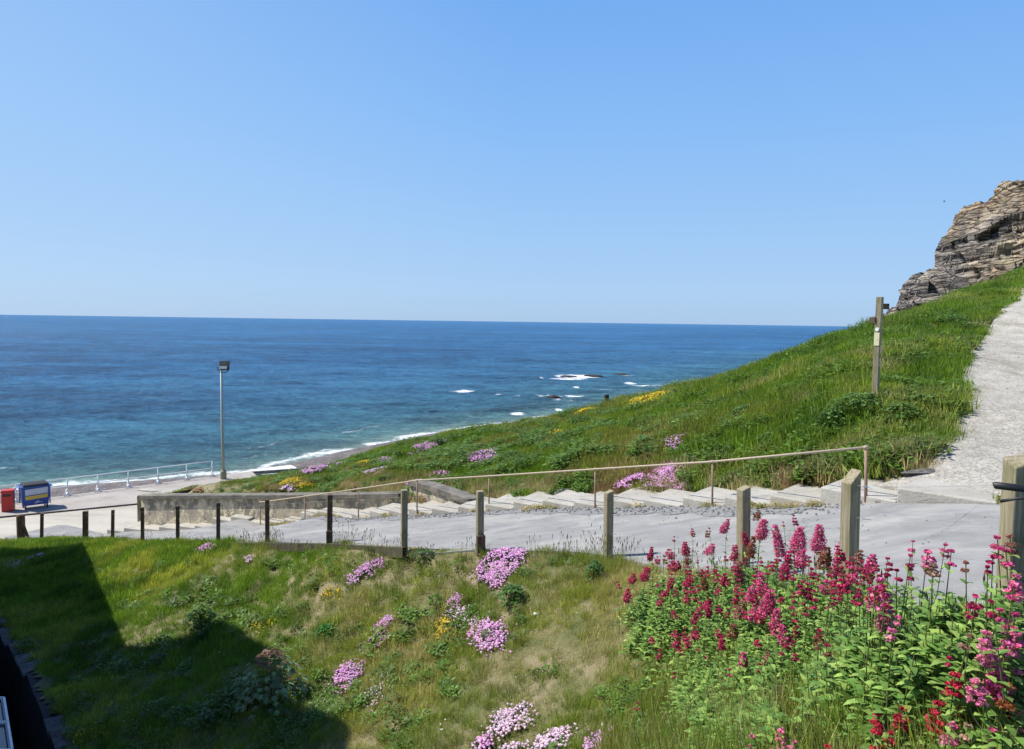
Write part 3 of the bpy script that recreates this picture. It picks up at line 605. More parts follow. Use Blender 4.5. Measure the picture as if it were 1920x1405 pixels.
# ------------------------------------------------------------------ wire fence along the ramp
PRZ = radians(21)
fr = empty('wire_fence', tuple(at(1141, 1045, 12.6)), 'post and wire fence along the near edge of the grey ramp', 'fence')
fl = np.array(fr.location)
fposts = [(1592,880,1126,6.4,.112,'wood'),(1395,911,1080,9.5,.125,'wood'),(1141,919,1045,12.6,.125,'wood'),(900,921,1032,14.2,.125,'wood'),(758,919,1026,15.2,.12,'wood'),(618,928,1018,17.5,.115,'wooddark'),(501,937,1016,19.9,.11,'wooddark'),(409,943,1016,21.8,.11,'wooddark'),(333,949,1016,23.5,.11,'wooddark'),(267,952,1015,25.4,.11,'wooddark'),(211,957,1014,27.6,.11,'wooddark'),(160,959,1013,29.7,.19,'wooddark'),(78,963,1013,31.4,.12,'wooddark')]
tops = []
for i, (x, yt, yb, D, wd, mm) in enumerate(fposts):
    b = at(x, yb, D); t_ = at(x+(4 if x > 1500 else 0), yt, D); h = t_[2]-b[2]; mb = MB(); sl_ = wd*.35
    mb.box((0, 0, 0), (wd, wd, h+.5), 0, 1., (-wd, 0, 0, -wd) if x > 1500 else (-sl_, 0, 0, -sl_) if x > 1000 else (0, 0, .01, 0))
    o = mb.build('post', M[mm], fr, loc=tuple(np.array([(b[0]+t_[0])/2, b[1], b[2]+h/2-.25])-fl), bevel=.008); o.rotation_euler = (random.uniform(-.012, .012), (t_[0]-b[0])/h+random.uniform(-.01, .01), PRZ)
    tops.append((b, h))
    if x in (900, 618):   # darker stub bolted to the foot
        mb = MB(); mb.box((0, 0, 0), (wd*1.25, wd*.5, .38), PRZ); mb.build('stub', M['wooddark'], fr, loc=tuple(b+np.array([.02, -.1, .12])-fl))
gp = at(1890, 1240, 4.0)
chain = [(np.array([gp[0], gp[1], gp[2]]), 1.1)]+tops
for fr_h in (.36, .64, .88):
    mb = MB()
    for (b0, h0), (b1, h1_) in zip(chain[:-1], chain[1:]):
        p0 = b0+np.array([0, -.02, h0*fr_h]); p1 = b1+np.array([0, -.02, h1_*fr_h]); pm = (p0+p1)/2-np.array([0, 0, .012])
        mb.tube([p0-fl, pm-fl, p1-fl], .0016, 5)
    mb.build('wire', M['wire'], fr)
for (b0, h0), (x, *_r) in zip(tops[:4], fposts[:4]):
    for fr_h in (.36, .64, .88):
        p = b0+np.array([.05, -.06, h0*fr_h]); mb = MB(); mb.tube([p-fl, p-fl+np.array([.07, -.01, -.005])], .005, 6); mb.build('staple', M['white'], fr)
# corner post with its brace, bottom end of the ramp
b = at(40, 1014, 32.3); t_ = at(38, 965, 32.3); h = t_[2]-b[2]
cp = empty('corner_post', tuple(b), 'thick dark rounded timber post with diagonal brace, leftmost of the fence', 'post')
mb = MB(); mb.lathe([(.165, -.5), (.165, h-.08), (.14, h-.02), (.08, h)], n=14); mb.build('post_shaft', M['wooddark'], cp)
mb = MB(); mb.tube([(.12, -.02, h*.62), (.42, -.1, .0)], .055, 8); mb.build('brace', M['wooddark'], cp)
# gate post at the right edge
g0 = at(1890, 1240, 4.01); gt = at(1890, 860, 4.01); h = gt[2]-g0[2]
gpo = empty('gate_post', (g0[0], g0[1], g0[2]), 'stout green-tinged timber post with rails at the right edge', 'post', rz=0)
mb = MB(); mb.box((0, 0, h/2-.2), (.115, .115, h+.4), 0, 1., (-.04, .0, .02, .0)); o = mb.build('post_shaft', M['wood'], gpo, bevel=.008)
mb = MB()
for zz in (.22, .55, .86): mb.box((.86, -.02, h*zz), (1.6, .05, .09))
mb.build('rail', M['wooddark'], gpo)
for zz in (.60, .42): mb = MB(); mb.tube([(.02, -.06, h*zz), (.02, -.12, h*zz)], .009, 6); mb.build('bolt', M['chrome'], gpo)
mb = MB(); mb.box((0, 0, -.05), (.3, .3, .16)); mb.build('footing', M['concrete'], gpo)
# timber edging board below the fence
mb = MB(); E = [at(x, y+5, D-.12) for x, y, D in [(30,1017,32.3),(78,1016,31.3),(160,1015,29.6),(211,1016,27.5),(267,1017,25.3),(333,1018,23.4),(409,1018,21.7),(501,1018,19.8),(618,1020,17.4),(700,1025,16.1),(758,1028,15.0)]]
E = resample(np.array(E), 80); c0 = E[40].copy()
for a, b in zip(E[:-1], E[1:]):
    d = b-a; n2 = np.array([d[1], -d[0], 0]); n2 /= np.linalg.norm(n2); n2 *= -.04
    vs = [a-n2, b-n2, b+n2, a+n2]; mb.add([tuple(v-c0+np.array([0, 0, -.14])) for v in vs]+[tuple(v-c0+np.array([0, 0, .07])) for v in vs], [(4, 5, 6, 7), (0, 1, 5, 4), (2, 3, 7, 6)])
o = mb.build('edging_board', M['board'], loc=tuple(c0)); tag(o, 'low dark timber edging along the ramp below the fence posts', 'edging')
# ------------------------------------------------------------------ handrail
hp = [(1624,839,946,13.2),(1336,866,950,16.0),(1116,880,956,18.6),(917,893,958,21.5),(782,901,966,23.4),(672,917,976,25.8),(572,931,981,28.2),(488,942,988,30.0)]
hr = empty('handrail', tuple(at(1116, 956, 18.6)), 'long thin tube handrail on upright posts beside the concrete steps', 'handrail'); hl = np.array(hr.location); tp = []
for i, (x, yt, yb, D) in enumerate(hp):
    b = at(x, yb, D); t_ = at(x, yt, D); mb = MB(); mb.tube([(b[0], b[1], b[2]-.2)-hl, t_-hl], .021 if i else .028, 10)
    o = mb.build('post', M['railpost'], hr, smooth=True); tp.append(t_)
    f = MB(); f.ball(t_-hl, .036, (1.5, 1.2, 1)); f.build('fitting', M['rail'], hr, smooth=True)
    f = MB(); f.lathe([(.07, 0), (.07, .02), (.03, .04)], tuple(b-hl), 10); f.build('flange', M['railpost'], hr)
mb = MB(); mb.tube([p-hl for p in tp], .024, 10); mb.build('rail', M['rail'], hr, smooth=True)
# ------------------------------------------------------------------ parapet wall
def wallpiece(pts_, thick, name, m, parent, base, up=0., low=None):
    """pts_: list of (xy, zbottom, ztop)"""
    mb = MB(); P = np.array([p[0] for p in pts_]); Tt = np.gradient(P, axis=0); Tt /= np.linalg.norm(Tt, axis=1)[:, None]; Nn = np.c_[-Tt[:, 1], Tt[:, 0]]*thick/2
    n = len(P); V = []
    for sgn in (1, -1):
        for k in range(n): q = P[k]+Nn[k]*sgn; V.append((q[0]-base[0], q[1]-base[1], pts_[k][1]-base[2]))
        for k in range(n): q = P[k]+Nn[k]*sgn; V.append((q[0]-base[0], q[1]-base[1], pts_[k][2]-base[2]))
    Fs = []
    for k in range(n-1): Fs += [(k, k+1, n+k+1, n+k), (2*n+k, 3*n+k, 3*n+k+1, 2*n+k+1), (n+k, n+k+1, 3*n+k+1, 3*n+k), (k, 2*n+k, 2*n+k+1, k+1)]
    Fs += [(0, n, 3*n, 2*n), (n-1, 3*n-1, 4*n-1, 2*n-1)]
    mb.add(V, Fs); return mb.build(name, m, parent, bevel=.015)
wp = [(272,990,930,34.6),(330,988,929,33.6),(420,984,929,32.0),(520,980,929,30.2),(620,976,929,28.5),(700,971,928,27.2),(757,967,927,26.3)]
wr = at(500, 975, 30.5); wroot = empty('parapet_wall', tuple(wr), 'stained peeling rendered wall with dark coping behind the lower steps', 'wall')
body = []; cop = []
for x, yb, yt, D in wp:
    b = at(x, yb, D); t_ = at(x, yt+5, D); t2 = at(x, yt-5.5, D); body.append((b[:2], b[2]-.6, t_[2])); cop.append((b[:2], t_[2]+.002, t_[2]+.17))
wallpiece(body, .34, 'wall_body', M['stained'], wroot, wr); wallpiece(cop, .56, 'coping', M['coping'], wroot, wr)
wg = [(776,967,904,26.0),(815,965,914,25.0),(855,958,928,23.8),(890,950,941,22.9)]
body = []; cop = []
for x, yb, yt, D in wg:
    b = at(x, yb, D); t_ = at(x, yt+5, D); body.append((b[:2], b[2]-.6, t_[2])); cop.append((b[:2], t_[2]+.002, t_[2]+.19))
wallpiece(body, .36, 'end_wall', M['stained'], wroot, wr); wallpiece(cop, .52, 'end_coping', M['coping'], wroot, wr)
# post and frame at the wall's lower end
b = at(263, 985, 35.2); t_ = at(263, 930, 35.2); bp = empty('timber_frame', tuple(b), 'weathered post with small open timber frame at the wall end', 'post')
h = t_[2]-b[2]; mb = MB(); mb.box((0, 0, h/2-.2), (.2, .2, h+.4), .3); mb.build('post_shaft', M['wood'], bp, bevel=.01)
mb = MB(); mb.box((.42, -.05, h*.72), (.12, .12, h*.55), .3); mb.box((.2, -.03, h*.98), (.5, .1, .1), .1); mb.box((.22, -.04, h*.55), (.4, .08, .1), .1); mb.build('frame', M['wooddark'], bp)
o = rock('slab_rock', tuple(at(283, 920, 38)), (.75, .4, .09), 5, M['concrete'], 'pale flat slab lying beyond the left end of the stained wall')
# ------------------------------------------------------------------ seafront railing
rb = np.array([*r1, ZP+.02]); sr = empty('seafront_railing', tuple(rb), 'white iron promenade railing with two rails above the beach', 'railing'); 
rx = [-145,-85,-28,30,75,127,184,241,297,350,398]
pp = []
for x in rx:
    lo_, hi_ = 0, 1
    # solve along the railing line for the photo column
    ds = np.linspace(-38, 14, 2600); Q2 = r1[None]+ds[:, None]*rd[None]; V3 = np.c_[Q2, np.full(len(Q2), ZP)]
    den = V3@fwd; pxs = 960+F*(V3@RT)/den; ok = den > .1; k = np.argmin(np.where(ok, abs(pxs-x), 1e9)); pp.append(np.array([*Q2[k], ZP+.02]))
for p in pp:
    mb = MB(); q = p-rb; mb.tube([(q[0], q[1], q[2]-.05), (q[0], q[1], q[2]+.97)], [.042, .034], 8); mb.tube([(q[0], q[1], q[2]), (q[0], q[1], q[2]+.18)], [.15, .06], 8); mb.tube([(q[0]-.02, q[1]-.3, q[2]), (q[0], q[1], q[2]+.45)], .03, 6)
    mb.build('post', M['white'], sr, smooth=True)
for zz in (.95, .5):
    mb = MB(); mb.tube([p-rb+np.array([0, 0, zz]) for p in pp], .028, 8); mb.build('rail', M['white'], sr, smooth=True)
# ------------------------------------------------------------------ bins
bx = at(66, 952, 37.4); zb = ZP+.02; k_ = -zb/-at(66, 952, 1)[2]; bx = at(66, 952, 1); bx = bx*(zb/bx[2])
wb = empty('wheelie_bin', tuple(bx), 'big blue four-wheeled rubbish bin with yellow and white banner', 'bin', rz=radians(41))
mb = MB(); mb.box((0, 0, .68), (1.26, .95, .92), 0, .86)
for sx in (-1, 1):
    for sy in (-1, 1): mb.box((sx*.6, sy*.44, .68), (.06, .06, .9), 0, 1)
mb.build('body', M['blue'], wb, bevel=.03)
mb = MB(); mb.box((0, 0, 1.17), (1.36, 1.04, .07)); mb.tube([(-.72, -.3, 1.12), (-.72, .3, 1.12)], .03, 8); mb.tube([(.72, -.3, 1.12), (.72, .3, 1.12)], .03, 8); mb.build('rim', M['blue'], wb, bevel=.015)
mb = MB(); V = []
for i in range(9):
    t = i/8*pi
    for sx in (-.58+.1*sin(t), .58-.1*sin(t)): V.append((sx, -.5*cos(t), 1.205+.17*sin(t)**.7 if 0 < i < 8 else 1.205))
mb.add(V, [(2*i, 2*i+1, 2*i+3, 2*i+2) for i in range(8)]+[tuple(range(0, 18, 2)), tuple(range(1, 18, 2))[::-1]]); mb.build('lid', M['black'], wb)
def panel(z0, z1, name, m, y=-.012, x0=-.5, x1=.52):
    yy = lambda z_: -(.475*(.86+.14*(z_-.22)/.92))+y
    mb = MB(); mb.add([(x0*(.9+.1*(z0-.22)/.92), yy(z0), z0), (x1*(.9+.1*(z0-.22)/.92), yy(z0), z0+.05), (x1, yy(z1), z1+.05), (x0, yy(z1), z1)]+[(x0*.95, yy(z0)+.02, z0), (x1*.95, yy(z0)+.02, z0+.05), (x1*.97, yy(z1)+.02, z1+.05), (x0*.97, yy(z1)+.02, z1)], [(0, 1, 2, 3), (4, 7, 6, 5), (0, 4, 5, 1), (1, 5, 6, 2), (2, 6, 7, 3), (3, 7, 4, 0)]); mb.build(name, m, wb)
panel(.76, 1.06, 'upper_banner', M['label_white']); panel(.52, .71, 'yellow_banner', M['label_yellow']); panel(.26, .46, 'lower_banner', M['label_blue'])
mb = MB(); mb.box((.05, -.485, .43), (.1, .012, .03)); mb.box((.08, -.480, .38), (.32, .012, .018)); mb.box((-.02, -.480, .345), (.16, .012, .016)); mb.build('lettering', M['white'], wb)
for sx in (-.48, .48):
    for sy in (-.34, .34):
        mb = MB(); mb.tube([(sx-.025, sy, .1), (sx+.025, sy, .1)], .1, 14); wl = mb.build('wheel', M['black'], wb)
        mb = MB(); mb.box((sx, sy, .19), (.09, .09, .08)); mb.build('wheel_bracket', M['steel'], wb)
bx2 = at(16, 958, 1); bx2 = bx2*(zb/bx2[2])
lb = empty('litter_bin', tuple(bx2), 'tall red square litter bin on the promenade beside the blue one', 'litter bin', rz=radians(24))
mb = MB(); mb.box((0, 0, .52), (.52, .5, 1.0)); mb.build('body', M['red'], lb, bevel=.02)
mb = MB(); mb.box((0, 0, 1.055), (.56, .54, .07)); mb.build('top', M['red'], lb, bevel=.02)
mb = MB(); mb.box((0, -.246, .84), (.36, .02, .13)); mb.build('opening', M['black'], lb)
mb = MB(); mb.box((0, 0, .01), (.48, .46, .06)); mb.build('base', M['black'], lb)
# ------------------------------------------------------------------ floodlight pole
b = at(419, 903, 46.5); t_ = at(419, 690, 46.5); hh = 0
b = np.array([b[0], b[1], min(b[2], h1(b[0], b[1])+.05)]); h = at(415, 692, 46.5)[2]-b[2]
lp = empty('floodlight_pole', tuple(b), 'tall thin grey lamp pole carrying a black floodlight by the sea', 'lamp post')
mb = MB(); mb.lathe([(.19, -.4), (.19, .25), (.185, 1.3), (.17, 1.38), (.09, 1.5)], n=16); mb.build('sleeve', M['sleeve'], lp, smooth=False)
mb = MB(); mb.tube([(0, 0, 1.4), (-.03, 0, 3), (-.06, 0, h)], [.095, .085, .065], 12); mb.build('pole', M['galv'], lp, smooth=True)
mb = MB(); mb.box((0, -.01, .35), (.34, .34, .5)); mb.build('dark_band', M['black'], lp)
mb = MB(); mb.tube([(-.28, 0, h+.12), (-.28, 0, h-.02), (-.1, 0, h-.22), (.25, 0, h-.22), (.42, 0, h-.05), (.42, 0, h+.12)], .03, 6); mb.build('bracket', M['black'], lp)
hd = MB(); tl = Matrix.Rotation(radians(-35), 3, 'X'); hd.box((.13, 0, h+.2), (.6, .3, .52), radians(10), .8, tilt=tl); head = hd.build('floodlight', M['black'], lp, bevel=.02)
hd = MB(); R_m = Matrix.Rotation(radians(10), 3, 'Z'); c = R_m @ (tl @ Vector((0, -.13, -.22)))+Vector((.13, 0, h+.2)); hd.box(tuple(c), (.42, .12, .14), radians(10)); hd.build('lens', M['lens'], lp)
# ------------------------------------------------------------------ signpost
b = at(1641, 742, 18.2); t_ = at(1650, 557, 18.2); h = t_[2]-b[2]; lean = (t_[0]-b[0])/h
sp = empty('footpath_signpost', tuple(b), 'wooden footpath fingerpost with cream plate standing in the hill grass', 'signpost'); sp.rotation_euler = (0, lean, 0)
mb = MB(); mb.box((0, 0, h/2-.2), (.135, .135, h+.4), radians(45)); mb.build('post_shaft', M['wood'], sp, bevel=.01)
mb = MB(); mb.box((.16, .10, h-.22), (.26, .06, .135), radians(20)); mb.build('finger', M['wooddark'], sp, bevel=.004)
mb = MB(); mb.box((.09, .12, h-.46), (.14, .05, .13), radians(20)); mb.build('finger', M['wooddark'], sp, bevel=.004)
mb = MB(); mb.box((-.12, .05, h-.55), (.05, .16, .14), radians(28)); mb.build('finger', M['wooddark'], sp, bevel=.004)
nx = Vector((-.707, -.707, 0))*.072
mb = MB(); mb.box((nx.x-.005, nx.y, h-1.0), (.12, .012, .31), radians(-45)); mb.build('cream_plate', M['cream'], sp)
mb = MB(); c = (nx.x-.005, nx.y, h-.77); mb.tube([(c[0], c[1], c[2]), (c[0]+nx.x*.14, c[1]+nx.y*.14, c[2])], .045, 16); mb.build('waymark_disc', M['white'], sp)
mb = MB(); mb.tube([(nx.x-.005, nx.y-.006, h-1.0), (nx.x+.003, nx.y-.014, h-1.0)], .012, 8); mb.build('plate_mark', M['steel'], sp)
ex = Vector((.707, -.707, 0))*.072
mb = MB(); mb.box((ex.x, ex.y, h-1.25), (.09, .012, .2), radians(45)); mb.box((ex.x, ex.y, h-1.55), (.09, .012, .22), radians(45)); mb.build('side_notice', M['steel'], sp)
# ------------------------------------------------------------------ bicycle (mostly outside the frame)
hb = at(1862, 912, 3.4); ba = np.array([.78, -.62, 0]); bf = np.array([-.62, -.78, 0])     # bar axis, forward axis
ctr = hb+ba*.30; gz = -1.74
bk = empty('bicycle', (ctr[0], ctr[1], gz), 'bicycle with a black grip and lever reaching in at the right edge', 'bicycle'); bl = np.array(bk.location)
L = lambda f, s, z: tuple(ctr*np.array([1, 1, 0])+bf*f+ba*s+np.array([0, 0, gz+z])-bl)
zh = hb[2]-gz
mb = MB(); mb.tube([L(-.02, -.19, zh+.005), L(0, -.1, zh), L(.03, 0, zh), L(0, .1, zh), L(-.02, .3, zh)], .0125, 10); mb.build('handlebar', M['chrome'], bk, smooth=True)
for s in (-1, 1):
    mb = MB(); mb.tube([L(-.02, s*.3, zh), L(-.02, s*.295, zh+.002), L(-.02, s*.17, zh+.003)], [.0145, .0165, .0165], 14); mb.build('grip', M['black'], bk, smooth=True)
    mb = MB(); mb.tube([L(-.02, s*.165, zh), L(-.02, s*.14, zh)], .018, 10); mb.build('lever_clamp', M['chrome'], bk)
    mb = MB(); mb.tube([L(.0, s*.15, zh-.012), L(.045, s*.17, zh-.025), L(.05, s*.21, zh-.035), L(.045, s*.265, zh-.055)], [.008, .007, .006, .008], 8); mb.build('brake_lever', M['black'], bk, smooth=True)
def wheel(f0, name):
    mb = MB(); c = (f0, .34)
    pts_ = [L(c[0]+.325*cos(t), 0, c[1]+.325*sin(t)) for t in np.linspace(0, 2*pi, 41)]; mb.tube(pts_, .022, 8, cap=False); tw = mb.build(name, M['black'], bk, smooth=True)
    mb = MB(); mb.tube([L(c[0]+.30*cos(t), 0, c[1]+.30*sin(t)) for t in np.linspace(0, 2*pi, 41)], .010, 6, cap=False); mb.build('rim', M['chrome'], tw)
    mb = MB()
    for k in range(24): t = k/24*2*pi; mb.tube([L(c[0], .02*(-1)**k, c[1]), L(c[0]+.3*cos(t), 0, c[1]+.3*sin(t))], .0015, 4)
    mb.tube([L(c[0], -.05, c[1]), L(c[0], .05, c[1])], .02, 8); mb.build('spokes', M['chrome'], tw)
wheel(.42, 'front_wheel'); wheel(-.62, 'rear_wheel')
mb = MB()
mb.tube([L(.02, 0, zh-.02), L(.06, 0, zh-.12), L(.12, 0, .72)], .017, 8); mb.tube([L(.12, 0, .72), L(-.35, 0, .85)], .016, 8); mb.tube([L(.12, 0, .68), L(-.2, 0, .3)], .018, 8); mb.tube([L(-.38, 0, .92), L(-.2, 0, .3)], .016, 8)
for s in (-.06, .06):
    mb.tube([L(.12, 0, .72), L(.2, s, .66), L(.42, s, .34)], .012, 8); mb.tube([L(-.35, 0, .82), L(-.62, s, .34)], .009, 8); mb.tube([L(-.2, 0, .3), L(-.62, s, .34)], .009, 8)
mb.build('frame', M['label_blue'], bk, smooth=True)
mb = MB(); mb.ball(L(-.40, 0, .95), .12, (.9, 1.1, .28)); mb.build('saddle', M['black'], bk, smooth=True)
mb = MB(); mb.tube([L(-.2, -.02, .3), L(-.2, .02, .3)], .09, 20); mb.tube([L(-.2, .06, .3), L(-.12, .06, .16)], .01, 6); mb.box(L(-.12, .1, .16), (.09, .07, .02)); mb.tube([L(-.2, -.06, .3), L(-.28, -.06, .44)], .01, 6); mb.build('crank', M['steel'], bk)
# ------------------------------------------------------------------ station building that throws the big shadow (left of frame)
WL0 = np.array([-20.9, 29.6]); WL1 = np.array([-6.1, 7.6])
def wx(y): return WL0[0]+(WL1[0]-WL0[0])*(y-WL0[1])/(WL1[1]-WL0[1])
sh_edge = [(160,1026),(180,1070),(200,1120),(228,1190),(250,1250),(430,1170),(470,1195),(530,1228),(545,1262),(540,1320),(600,1335),(650,1352),(662,1375),(650,1404)]
sp3 = hit([p[0] for p in sh_edge], [p[1] for p in sh_edge], .05)
prof = []
for p in sp3:
    t_b = 0.
    for _ in range(40):       # walk towards the sun until the wall plane is met
        q = np.array(p)+np.array(sund)*t_b; t_b += (q[0]-wx(q[1]))/.9
    prof.append((q[1], q[2]))
lowp = prof[:5]; highp = prof[5:]
lowp = [(lowp[0][0]+.8, lowp[0][1])]+lowp
highp = sorted(highp, key=lambda q: -q[0]); print('LOW', lowp); print('HIGH', highp)
ys_ = sorted([q[0] for q in lowp]); jy = max(highp[0][0], lowp[-1][0]+.02)
sb = empty('station_building', (-16, 18, -10.2), 'rendered building with stepped roofline standing left of the grass bank', 'building'); sbl = np.array(sb.location)
def block(name, pr, m, back=7.):
    mb = MB(); n = len(pr); nd = np.array([-.84, -.55]); V = []
    for (y, z_) in pr:
        x = wx(y)
        for (dx, zz) in ((0, -10.2), (0, z_), (back, z_), (back, -10.2)): V.append(tuple(np.array([x-dx, y, zz])-sbl))
    Fs = []
    for k in range(n-1):
        for j in range(3): Fs.append((4*k+j, 4*k+j+1, 4*k+j+5, 4*k+j+4))
    Fs += [(0, 1, 2, 3), (4*n-1, 4*n-2, 4*n-3, 4*n-4)]
    mb.add(V, Fs); return mb.build(name, m, sb)
block('wall', lowp, M['bwall'])
hp_ = [(min(jy, highp[0][0]), highp[0][1])]+highp[1:]+[(7.6, highp[-1][1])]
hp_ = [q for i, q in enumerate(hp_) if i == 0 or q[0] < hp_[i-1][0]+1e-6]
block('wall', hp_, M['bwall'], 9.)
for y in (26, 22.5, 19):
    x = wx(y); an = math.atan2(WL1[1]-WL0[1], WL1[0]-WL0[0]); q = np.array([x, y, -5.6])-sbl
    f = MB(); f.box(tuple(q), (1.3, .12, 1.5), an); fo_ = f.build('window', M['white'], sb); f = MB(); f.box(tuple(q), (1.1, .14, 1.3), an); f.build('pane', M['glass'], fo_)
# white-framed glass roof over the yard
an = math.atan2(WL1[1]-WL0[1], WL1[0]-WL0[0]); e0 = at(6, 1310, 12.6); e1 = at(22, 1412, 10.9); dd = (e1-e0)[:2]; ln = np.linalg.norm(dd); dd = dd/ln; nn = np.array([dd[1], -dd[0]])
gm_ = MB(); gl_ = MB()
for k in range(0, 4):
    for (s0, s1) in ((k*1.02, k*1.02+1.0),):
        a = e0[:2]+dd*s0; b = e0[:2]+dd*s1; zt = e0[2]+(e1[2]-e0[2])*s0/ln; zt2 = e0[2]+(e1[2]-e0[2])*s1/ln
        def q3(p, z_, o_): return tuple(np.array([p[0]+nn[0]*o_, p[1]+nn[1]*o_, z_])-sbl)
        gl_.add([q3(a, zt-.02, 0), q3(b, zt2-.02, 0), q3(b, zt2+.3, 1.1), q3(a, zt+.3, 1.1)], [(0, 1, 2, 3)])
        gm_.tube([q3(a, zt, 0), q3(a, zt+.32, 1.1)], .035, 6); gm_.tube([q3(a, zt, 0), q3(b, zt2, 0)], .035, 6)
gf = gm_.build('glass_roof_frame', M['white'], sb); gl_.build('glass_panel', M['glass'], gf)
# retaining wall below the grass bank
RW = resample(RET, 60); zt = H(RW)-.02; c0 = np.array([RW[30][0], RW[30][1], -10.]); rw = empty('retaining_wall', tuple(c0), 'dark shaded retaining wall dropping away below the grass at bottom left', 'wall')
pc = [((RW[k]), -10.3, float(zt[k])) for k in range(60)]
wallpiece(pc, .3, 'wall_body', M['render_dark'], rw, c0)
for k in range(0, 58, 2):
    if random.random() < .75:
        a = RW[k]; b = RW[k+1]*.9+RW[k+2]*.1-(0, 0) ; mb = MB(); c = (a+b)/2; mb.box((c[0]-c0[0], c[1]-c0[1], float(zt[k])+.03-c0[2]), (np.linalg.norm(b-a)*1.4, random.uniform(.26, .42), .09), math.atan2(b[1]-a[1], b[0]-a[0])); mb.build('coping_stone', M['stone'], rw, bevel=.015)
# viewing terrace under the camera
mb = MB(); mb.box((.2, -2.2, -6), (5.6, 7, 8.6)); o = mb.build('viewing_terrace', M['concrete']); tag(o, kind='structure')
# ------------------------------------------------------------------ small things
c = at(1770, 378, 125); mb = MB()
for s in (-1, 1): mb.add([(0, -.1, 0), (0, .12, 0), (s*.3, .06, .1), (s*.28, -.1, .1), (s*.62, -.02, .02), (s*.3, 0, .125), (0, 0, .05)], [(0, 3, 2, 1), (2, 3, 4), (0, 6, 5, 3), (1, 2, 5, 6), (3, 5, 4), (2, 4, 5)])
bd = mb.build('wing', M['bird']); sg = empty('seagull', tuple(c), 'tiny gull gliding in the sky left of the cliff', 'bird'); bd.parent = sg
mb = MB(); mb.tube([(0, -.25, 0), (0, -.15, .0), (0, .05, 0), (0, .28, .01)], [.02, .06, .07, .02], 8); mb.build('body', M['bird'], sg, smooth=True); sg.rotation_euler = (0, .1, 1.2)
pb = hit1(1137, 757); pb = at(1137, 757, 38.9); ob = empty('rusty_bin', tuple(pb+np.array([0, 0, -.05])), 'small dark box with rusty side on the hill crest against the sea', 'box')
mb = MB(); mb.box((0, 0, .36), (.2, .2, .3), .4); mb.build('box_body', M['black'], ob, bevel=.02); mb = MB(); mb.box((.06, -.03, .2), (.16, .16, .16), .4); mb.build('rusty_side', M['railpost'], ob)
mb = MB(); 
for dx in (.2, .3, .38): mb.tube([(dx, 0, -.2), (dx, 0, .3)], .014, 6)
mb.tube([(0, 0, -.2), (0, 0, .25)], .03, 6); mb.build('stake', M['wooddark'], ob)
p = hit1(1005, 1158); o = rock('paper_scrap', (p[0], p[1], p[2]+.05), (.05, .03, .035), 3, M['white'], 'small white scrap of litter lying in the near grass', 'litter')
for i, (x, y, r, lb_) in enumerate([(1064, 928, (.42, .22, .16), 'dark slate rock jutting from the bank behind the steps'), (1735, 888, (.5, .22, .07), 'flat dark stone slab at the foot of the gravel path'), (1010, 930, (.2, .12, .08), 'small grey stone in dry grass left of the slate rock')]):
    p = hit1(x, y); rock('path_stone', (p[0], p[1], p[2]+.03), r, 20+i, M['stone'], lb_)
